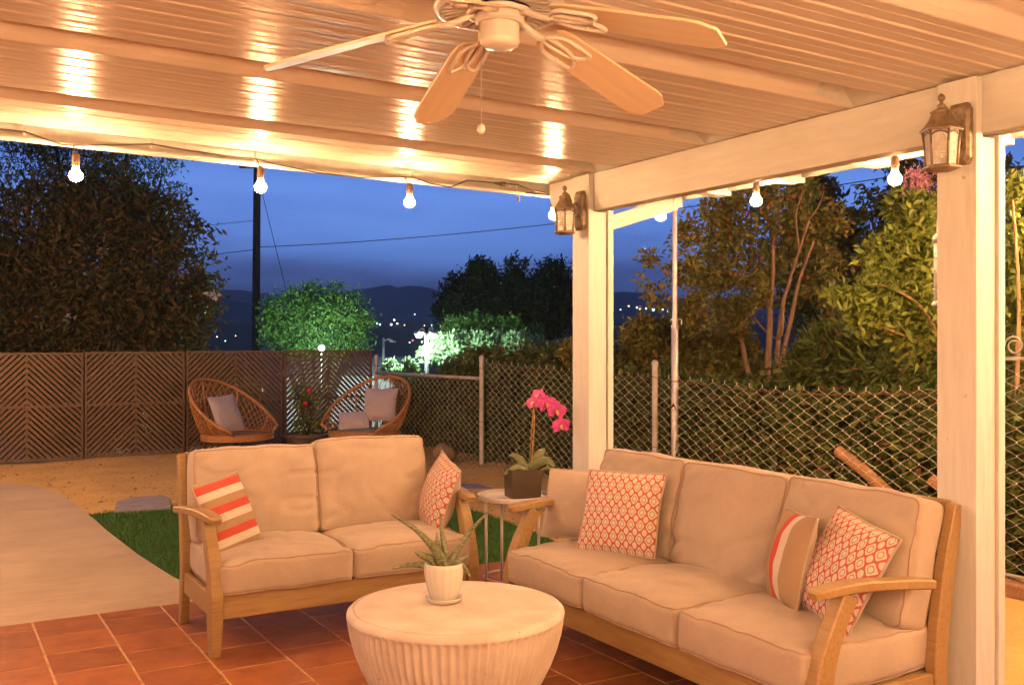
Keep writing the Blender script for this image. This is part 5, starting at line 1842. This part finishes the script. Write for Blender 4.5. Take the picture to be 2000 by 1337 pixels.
for (bx, lab, bl, sd) in (
    (930, 'dark spreading conifer behind the street lamp', ((905, 570, 40), (900, 615, 45), (945, 545, 34), (955, 590, 48), (935, 525, 20), (985, 620, 45), (868, 605, 20), (1000, 540, 22), (1010, 515, 20)), 24),
    (1080, 'dark conifer standing beside the corner post', ((1080, 555, 42), (1050, 590, 40), (1100, 615, 40), (1060, 640, 40), (1085, 525, 22), (1120, 590, 30), (1015, 560, 30), (1020, 600, 30)), 25)):
    b = ground_below(on_d(bx, 700, 38))
    plant_tree('conifer', lab, 'tree', b, [blob(x, y, r, 38 + rnd.uniform(-1, 1)) for x, y, r in bl], 11000, (.22, .075), 'pine', seed=sd, clump=.20, trunk_r=.28, per=14)
# lit shrubs near the lamps
for i, (lab, bl, d, n, mt) in enumerate((
    ('pale leaved shrub shining white beside the street lamp', ((835, 690, 16), (868, 680, 26), (905, 676, 26), (940, 672, 22)), 22.6, 4600, 'silver'),
    ('pale green shrub on the slope beyond the hedge crest', ((975, 678, 26), (1015, 672, 24), (1050, 680, 22), (1090, 690, 22)), 23.4, 4200, 'silver'),
    ('small pale shrub below the thin lamp post', ((765, 722, 16), (785, 735, 15), (800, 715, 14)), 21, 1300, 'silver'),
    ('green shrub rising behind the pale shrubs', ((890, 645, 26), (925, 632, 22), (955, 640, 24), (1000, 645, 26), (1040, 655, 22)), 25, 3200, 'pepper'))):
    c0 = on_d(bl[0][0], bl[0][1], d)
    b = ground_below(c0)
    plant_tree('shrub', lab, 'shrub', b, [blob(x, y, r, d + rnd.uniform(-.6, .6)) for x, y, r in bl], n, (.11, .06), mt, seed=40 + i, clump=.22, trunk_r=.05, per=14, group='shrubs on the lit slope', crown_name='foliage')

# ivy hedge on the slope right behind the chain link
def build_hedge():
    rg = np.random.default_rng(9)
    n = 64000
    y = rg.uniform(3.2, 13.4, n)
    top = np.interp(y, [3.2, 4.2, 5.5, 7, 8.5, 9.5, 10.3, 11.2, 12.2, 13.4], [1.02, 1.02, 1.0, 1.05, 1.12, 1.28, 1.36, 1.25, 1.0, .7])
    lump = np.array([noise.noise(Vector((a * 1.4, 0, 3))) for a in y[:2000]])
    lump = np.interp(y, np.sort(y[:2000]), lump[np.argsort(y[:2000])])
    top = top + .20 * lump + .10 * np.sin(y * 3.1) * np.sin(y * 7.7 + 1)
    z = top * (rg.uniform(0, 1, n) ** .75)
    depth = np.abs(rg.normal(0, .28, n)) + (z / np.maximum(top, .2)) ** 3 * rg.uniform(0, .7, n)
    cl = np.array([noise.noise(Vector((a * 1.9, b * 2.6, 5))) for a, b in zip(y, z)])
    x = 5.66 + depth + np.clip(.30 * cl + .10, 0, .5)
    P = np.column_stack([x, y, z + .02])
    # gather into tufts
    q = rg.integers(0, n, n // 14)
    P2 = np.repeat(P[q], 14, 0) + rg.normal(0, .055, (len(q) * 14, 3))
    P2 = P2[P2[:, 0] > 5.60]
    V, Fq = leaves_np(P2, rg, .075, .048)
    base = Vector((6.1, 8.3, 0))
    root = thing('ivy_hedge', 'long ivy covered hedge pressed against the chain link fence', 'hedge', base)
    np_mesh('foliage', V - np.array(base), Fq, 'ivy', root)
    # woody mass inside, so the hedge is not hollow
    m = MB()
    N = 40
    A, B_, D = [], [], []
    for k in range(N + 1):
        yy = 3.2 + 10.2 * k / N
        t = float(np.interp(yy, [3.2, 4.2, 5.5, 7, 8.5, 9.5, 10.3, 11.2, 12.2, 13.4], [.95, .95, .95, .95, 1.0, 1.16, 1.24, 1.12, .86, .5])) * .86
        w = .05 * noise.noise(Vector((yy * 3, 1, 1)))
        A.append((6.20 + w, yy, -.15)); B_.append((6.42 + w, yy, t - .06)); D.append((6.9, yy, t - .25))
    m.add([tuple(Vector(p) - base) for p in A + B_ + D], [(j * (N + 1) + i, j * (N + 1) + i + 1, (j + 1) * (N + 1) + i + 1, (j + 1) * (N + 1) + i) for j in range(2) for i in range(N)])
    m.build('branch_mass', 'darkbark', root, smooth=True)
build_hedge()

# crape myrtle with many stems
def tp(x, y, X): return on_x(x, y, X)
b = Vector((6.95, tp(1508, 800, 6.95).y, -.35))
tr = []
for pts, r0, r1, dX in (
    ([(1500, 860), (1500, 720), (1503, 600), (1482, 540), (1466, 470), (1470, 390)], .036, .010, 0),
    ([(1514, 860), (1516, 720), (1528, 600), (1545, 540), (1580, 430)], .032, .009, .12),
    ([(1524, 860), (1526, 720), (1548, 610), (1562, 545), (1590, 470)], .028, .009, -.08),
    ([(1490, 860), (1458, 710), (1442, 650), (1402, 600), (1368, 572), (1326, 545)], .030, .008, .05),
    ([(1446, 665), (1452, 590), (1444, 520), (1400, 440)], .020, .007, .05),
    ([(1504, 600), (1510, 540), (1512, 460), (1530, 380)], .022, .007, .0),
    ([(1530, 600), (1524, 660), (1490, 640), (1462, 600)], .014, .006, .1),
    ([(1402, 600), (1372, 560), (1340, 500), (1310, 470)], .012, .005, .0),
    ([(1482, 540), (1440, 480), (1420, 420), (1410, 390)], .012, .005, .0),
    ([(1368, 572), (1330, 560), (1290, 520), (1262, 490)], .009, .004, -.1), ([(1466, 470), (1440, 430), (1425, 400)], .010, .004, -.1),
    ([(1545, 540), (1560, 490), (1555, 420), (1570, 370)], .012, .004, -.1), ([(1442, 650), (1470, 600), (1490, 560)], .010, .004, -.1),
    ([(1400, 440), (1370, 420), (1345, 400)], .008, .003, -.1), ([(1580, 430), (1600, 400), (1610, 370)], .008, .003, 0)):
    tr.append(([tp(x, y, 6.95 + dX) for x, y in pts], r0, r1))
plant_tree('crape_myrtle', 'many stemmed crape myrtle with rust tinged leaves behind the fence', 'tree', b,
    [blob(x, y, r, 9.3 + dd * .9, sd=.9) for x, y, r, dd in ((1335, 525, 34, 0), (1272, 500, 16, 0), (1262, 545, 16, 0), (1420, 450, 50, .3), (1520, 420, 55, .2), (1400, 530, 50, .4), (1500, 510, 46, .5), (1575, 470, 45, .4), (1290, 575, 28, 0), (1355, 610, 40, .2), (1430, 620, 40, .6), (1560, 375, 36, .3), (1400, 410, 30, 0), (1345, 460, 26, 0), (1585, 560, 40, .5), (1440, 385, 26, 0), (1312, 480, 18, 0), (1620, 520, 34, .3), (1625, 430, 30, .3), (1490, 360, 30, .2), (1640, 600, 34, .2), (1470, 570, 34, .2))],
    10500, (.062, .036), 'myrtle', trunk_mat='bark', seed=31, clump=.26, trunks=tr, per=12)
for i, (lab, cat, base_px, d, bl, n, leaf, mt, cl) in enumerate((
    ('low rust green bushes under the crape myrtle', 'bush', 1340, 10.6, ((1255, 655, 36), (1310, 660, 40), (1370, 690, 44), (1430, 690, 44), (1240, 700, 34), (1300, 720, 40), (1400, 730, 40), (1470, 730, 36), (1180, 700, 30), (1120, 690, 26)), 13000, (.068, .040), 'myrtle', .22),
    ('tall dark evergreen behind the crape myrtle', 'tree', 1600, 14.5, ((1600, 400, 46), (1590, 470, 60), (1640, 540, 60), (1585, 350, 26), (1645, 470, 46), (1610, 600, 70), (1560, 560, 50), (1660, 620, 60)), 12000, (.12, .06), 'darkmyrtle', .18),
    ('dark leafy tree behind the pink blossom', 'tree', 1760, 13.0, ((1760, 350, 46), (1820, 310, 60), (1700, 410, 40), (1780, 430, 56), (1720, 500, 56), (1680, 580, 56), (1790, 540, 60), (1930, 400, 90), (1930, 560, 90)), 8000, (.12, .06), 'darkmyrtle', .18),
    ('narrow leaved green bush leaning on the chain link fence', 'bush', 1680, 7.9, ((1625, 690, 52), (1700, 680, 58), (1785, 710, 60), (1570, 725, 38), (1745, 650, 48), (1660, 740, 50), (1740, 760, 60), (1815, 780, 50), (1990, 720, 60), (1900, 700, 60)), 16000, (.11, .026), 'bush', .24))):
    b = ground_below(on_d(base_px, 800, d)); b.z -= .05
    plant_tree('bush' if cat == 'bush' else 'evergreen_tree', lab, cat, b, [blob(x, y, r, d + rnd.uniform(-.35, .35)) for x, y, r in bl], n, leaf, mt, seed=50 + i, clump=cl, trunk_r=.05 if cat == 'bush' else .10, trunk_mat='bark' if cat == 'bush' else 'darkbark', per=12, crown_name='crown' if cat == 'tree' else 'foliage')
b = ground_below(on_d(1850, 800, 6.7)); b.z = -.15
tr = []
for pts, r0, r1, d in (([(1850, 800), (1845, 700), (1790, 665), (1700, 628), (1640, 600)], .016, .004, 7.2), ([(1860, 800), (1850, 600), (1800, 480), (1760, 380)], .020, .005, 7.3), ([(1850, 690), (1800, 600), (1735, 560), (1700, 555)], .012, .004, 7.1),
                       ([(1985, 800), (1990, 600), (1985, 480), (1978, 390)], .016, .006, 7.0), ([(1850, 720), (1830, 560), (1820, 430)], .014, .005, 7.5)):
    tr.append(([on_d(x, y, d - .7) for x, y in pts], r0, r1))
plant_tree('flowering_shrub', 'bright leaved flowering shrub with pink blossom beside the lantern post', 'shrub', b,
    [blob(x, y, r, 6.5 + dd) for x, y, r, dd in ((1690, 620, 24, 0), (1720, 500, 26, 0), (1800, 425, 36, 0), (1770, 400, 26, .1), (1780, 480, 34, .2), (1805, 560, 44, 0), (1725, 565, 30, 0), (1668, 592, 20, -.1), (1780, 640, 44, .1), (1632, 575, 10, -.1), (1830, 500, 40, .1), (1740, 600, 26, 0), (1700, 570, 22, 0), (1840, 620, 46, 0), (1985, 380, 30, 0), (1990, 480, 40, 0), (1990, 600, 40, 0), (1960, 540, 40, .2), (1750, 470, 20, 0))],
    14000, (.068, .032), 'bright', trunk_mat='bark', seed=61, clump=.26, trunks=tr, per=10, crown_name='foliage',
    extra=[('blossoms', [blob(1795, 352, 17, 6.5), blob(1812, 366, 14, 6.5), blob(1778, 345, 10, 6.55)], 420, (.022, .018), 'pinkflower')])

# fallen log seen through the mesh
def build_logs():
    for pts, r, lb in (([(1636, 878), (1690, 920), (1760, 985)], .040, 'bare cut log leaning on the slope behind the chain link'), ([(1818, 935), (1860, 965), (1900, 1000)], .036, 'short cut log behind the chain link beside the lantern post')):
        P = [on_x(x, y, 5.63 + .02 * i) for i, (x, y) in enumerate(pts)]
        m = MB(); m.tube(P, [r, r * 1.05, r * 1.1], 12)
        o = m.build('log', 'log', auto=50)
        tag(o, lb, 'log')
build_logs()

# ================================================================== utility pole, wires, lamps, houses, town lights
def build_pole():
    p = ground_below(on_d(497, 700, 36)); 
    root = thing('utility_pole', 'tall dark wooden utility pole beyond the panel fence', 'utility pole', p)
    top = on_d(503, 250, 36).z - p.z
    tp_ = on_d(503, 250, 36) - p
    m = MB(); m.tube([(0, 0, 0), (tp_.x * .5, tp_.y * .5, top * .5), (tp_.x, tp_.y, top)], [.16, .145, .125], 12); m.build('shaft', 'polewood', root, smooth=True)
    for y in (482, 497):
        q = on_d(497, y, 35.8) - p
        m = MB(); m.lathe([(.03, -.08), (.05, -.02), (.05, .04), (.02, .08)], 10, c=q); m.build('insulator', 'polewood', root, smooth=True)
    q = on_d(500, 325, 36) - p
    m = MB(); r_ = Vector((CS, -SN, 0)); m.box((-.6, -.05, -.05), (.6, .05, .05), mtx=Matrix.Translation(q) @ Matrix.Rotation(-YAW, 4, 'Z')); m.build('cross_arm', 'polewood', root)
    def wire(a, b, sag, lb, r=.014):
        m = MB(); P = [a + (b - a) * (k / 24) - Vector((0, 0, 4 * sag * (k / 24) * (1 - k / 24))) for k in range(25)]
        m.tube(P, r, 5)
        tag(m.build('overhead_wire', 'cable', smooth=True), lb, 'wire', 'overhead wires from the utility pole')
    wire(on_d(500, 482, 36), on_d(1900, 318, 24), .35, 'long overhead wire sagging from the utility pole past the corner post')
    wire(on_d(497, 487, 36), on_d(-300, 545, 40), .2, 'overhead wire running from the utility pole behind the magnolia')
    wire(on_d(497, 430, 36), on_d(-300, 480, 44), .2, 'upper overhead wire running from the utility pole behind the magnolia', .010)
    wire(on_d(508, 360, 36), on_d(590, 690, 33), .02, 'thin guy wire slanting down from the utility pole', .012)
    wire(on_d(500, 325, 36), on_d(2300, 190, 24), .3, 'high overhead wire crossing above the crape myrtle', .012)
build_pole()

def lamp_post(label, px, py, d, heads, power_mat, zdrop=None):
    hp = on_d(px, py, d)
    g = ground_below(hp)
    root = thing('street_lamp', label, 'street lamp', g, 0, 'street lamps below the hill')
    h = hp.z - g.z
    m = MB(); m.tube([(0, 0, 0), (0, 0, h * .6), (0, 0, h + .15)], [.06, .05, .04], 10); m.build('lamp_pole', 'black_metal' if power_mat else 'polesteel', root, smooth=True)
    r_ = Vector((CS, -SN, 0))
    for s in heads:
        c = r_ * s
        a = MB(); a.tube([(0, 0, h + .05), tuple(c * .6 + Vector((0, 0, h + .12))), tuple(c + Vector((0, 0, h + .06)))], .03, 8); a.build('lamp_arm', 'polesteel', root, smooth=True)
        k = MB(); k.box((c.x - .09, c.y - .09, h - .0), (c.x + .09, c.y + .09, h + .06), bev=.02)
        hd = k.build('lamp_head', 'polesteel', root)
        if power_mat:
            bb = MB(); bb.lathe([(0, -.075), (.04, -.065), (.06, -.035), (.06, -.012)], 14, c=(c.x, c.y, h)); bb.build('lamp_glass', power_mat, hd, smooth=True)
lamp_post('twin headed street lamp shining white above the pale shrubs', 833, 652, 21.3, (-.16, .14), 'street_glass')
lamp_post('thin unlit street lamp post beyond the gate rail', 749, 668, 33, (.3,), None)
def build_flood():
    hp = on_d(628, 679, 26.5); g = ground_below(hp)
    root = thing('flood_light', 'white flood light standing under the green pepper tree', 'flood light', g)
    h = hp.z - g.z
    m = MB(); m.tube([(0, 0, 0), (0, 0, h - .1)], .012, 6); m.build('lamp_pole', 'black_metal', root, smooth=True)
    m = MB(); m.lathe([(0, -.065), (.052, -.042), (.07, 0), (.052, .042), (0, .065)], 14, c=(0, 0, h)); m.build('lamp_glass', 'cool_lamp', root, smooth=True)
build_flood()

def make_house(label, px0, px1, ytop, d, depth, wmat, rmat, roof_h, door=True, ybase=None):
    a, b_ = on_d(px0, 700, d), on_d(px1, 700, d)
    W = (b_ - a).length
    c = (a + b_) / 2; zt = on_d((px0 + px1) / 2, ytop, d).z
    g = tz(c.x, c.y) - .3
    root = thing('garage' if door else 'house', label, 'building', (c.x, c.y, g), -YAW)
    h = zt - g - roof_h
    m = MB(); m.box((-W / 2, 0, 0), (W / 2, depth, h)); m.build('wall', wmat, root)
    m = MB(); o = .25
    m.add([(-W / 2 - o, -o, h), (W / 2 + o, -o, h), (W / 2 + o, depth + o, h), (-W / 2 - o, depth + o, h), (-W / 2 - o, depth / 2, h + roof_h), (W / 2 + o, depth / 2, h + roof_h)],
          [(0, 1, 5, 4), (3, 4, 5, 2), (0, 4, 3), (1, 2, 5), (0, 3, 2, 1)])
    m.build('roof', rmat, root)
    if door:
        for k in range(2):
            x = -W * .22 + k * W * .44
            m = MB(); m.box((x - W * .17, -.04, 0), (x + W * .17, -.005, h * .72), bev=.01); dd = m.build('garage_door', 'whitewall', root)
            for j in range(1, 4):
                r = MB(); r.box((x - W * .165, -.055, h * .72 * j / 4 - .02), (x + W * .165, -.042, h * .72 * j / 4 + .02)); r.build('door_rib', 'whitewall', dd)
    else:
        for k in (-1, 1):
            m = MB(); m.box((k * W * .25 - .5, -.05, h * .3), (k * W * .25 + .5, -.006, h * .7), bev=.01); w_ = m.build('window', 'paint', root)
            m = MB(); m.box((k * W * .25 - .42, -.06, h * .3 + .08), (k * W * .25 + .42, -.052, h * .7 - .08)); m.build('window_pane', 'black_metal', w_)
make_house('white garage lit by the flood light behind the panel fence', 560, 790, 699, 31, 6, 'whitewall', 'roof_shingle', .5)
make_house('pale roofed house half hidden behind the magnolia', 60, 165, 668, 27, 5, 'whitewall', 'roof_shingle', .8, door=False)

def town_lights():
    rg = random.Random(12)
    cols = {'white': (1, .95, .85), 'amber': (1, .62, .25), 'teal': (.45, 1, .85), 'blue': (.5, .75, 1), 'red': (1, .06, .05)}
    for k, c in cols.items(): MAT['town_' + k] = bulb_mat('town_light_' + k, c, 9.0 if k != 'red' else 3.0)
    spots = [(705, 629, 2.2, 'teal'), (711, 629, 2, 'teal'), (718, 630, 2.2, 'blue'), (727, 632, 2.2, 'blue'), (736, 631, 2, 'teal'), (742, 633, 3, 'blue'), (770, 624, 3.2, 'amber'), (764, 633, 3.8, 'blue'), (776, 631, 2.6, 'white'), (722, 639, 3, 'amber'), (737, 639, 3.2, 'amber'), (746, 639, 2.2, 'amber'), (766, 639, 2.4, 'amber'), (810, 613, 1.6, 'teal'), (829, 635, 1.8, 'amber'), (806, 664, 3.6, 'red'), (800, 668, 2, 'blue'), (824, 667, 2.4, 'white'),
             (1018, 625, 2.6, 'teal'), (1039, 633, 2.6, 'blue'), (1053, 605, 2.2, 'amber'), (1018, 639, 1.8, 'amber'), (1118, 610, 2, 'white'), (1028, 611, 1.6, 'amber'),
             (1228, 597, 2.4, 'amber'), (1212, 604, 2, 'teal'), (1244, 600, 2.6, 'white'), (1262, 602, 2.6, 'teal'), (1276, 604, 4.5, 'teal'), (1293, 604, 4, 'white'), (1332, 604, 3.6, 'teal'), (1221, 634, 2.6, 'white'), (1234, 642, 2.4, 'blue'), (1380, 606, 2.6, 'blue'), (1392, 605, 2.8, 'teal'), (1416, 609, 2.4, 'white'), (1442, 606, 4, 'white'), (1250, 603, 2, 'white'), (1304, 608, 2, 'blue'),
             (435, 648, 2, 'white'), (424, 657, 2, 'amber'), (482, 647, 2.6, 'amber'), (480, 637, 1.8, 'red'), (503, 676, 2.6, 'red'), (440, 665, 1.8, 'teal'), (460, 655, 1.6, 'amber'), (790, 634, 1.6, 'amber'), (843, 634, 1.6, 'teal'), (1545, 616, 2.6, 'white'), (1528, 645, 2.2, 'white'), (1562, 638, 2, 'teal')]
    name = {'white': 'white', 'amber': 'amber', 'teal': 'greenish', 'blue': 'bluish white', 'red': 'red'}
    ms = {}
    for x, y, r, k in spots:
        d = 470 if y < 650 else 180
        R = r * d / F * .5
        p = on_d(x, y, d)
        if k not in ms:
            bm = bmesh.new(); bmesh.ops.create_icosphere(bm, subdivisions=2, radius=1.0)
            m = MB(); m.bm(bm); o = m.build('town_light', 'town_' + k, smooth=True); ms[k] = o.data
        else: o = link('town_light', ms[k])
        o.location = p; o.scale = (R, R, R)
        tag(o, 'tiny %s lamp of the distant town across the valley' % name[k], 'town light', 'distant town lights')
town_lights()

# ================================================================== evening haze over the valley
def build_haze():
    m = bpy.data.materials.new('evening_haze')
    m.use_nodes = True
    nt = m.node_tree
    nt.nodes.clear()
    out = nt.nodes.new('ShaderNodeOutputMaterial')
    v = nt.nodes.new('ShaderNodeVolumePrincipled')
    v.inputs['Color'].default_value = (0.92, 0.94, 1.0, 1)
    v.inputs['Density'].default_value = 0.00030
    v.inputs['Anisotropy'].default_value = 0.0
    nt.links.new(v.outputs[0], out.inputs['Volume'])
    MAT['haze'] = m
    mb = MB(); mb.box((-4300, -4300, -14), (4300, 4300, 260))
    tag(mb.build('haze', 'haze'), 'thin blue evening haze lying over the valley', 'haze', kind='stuff')
build_haze()
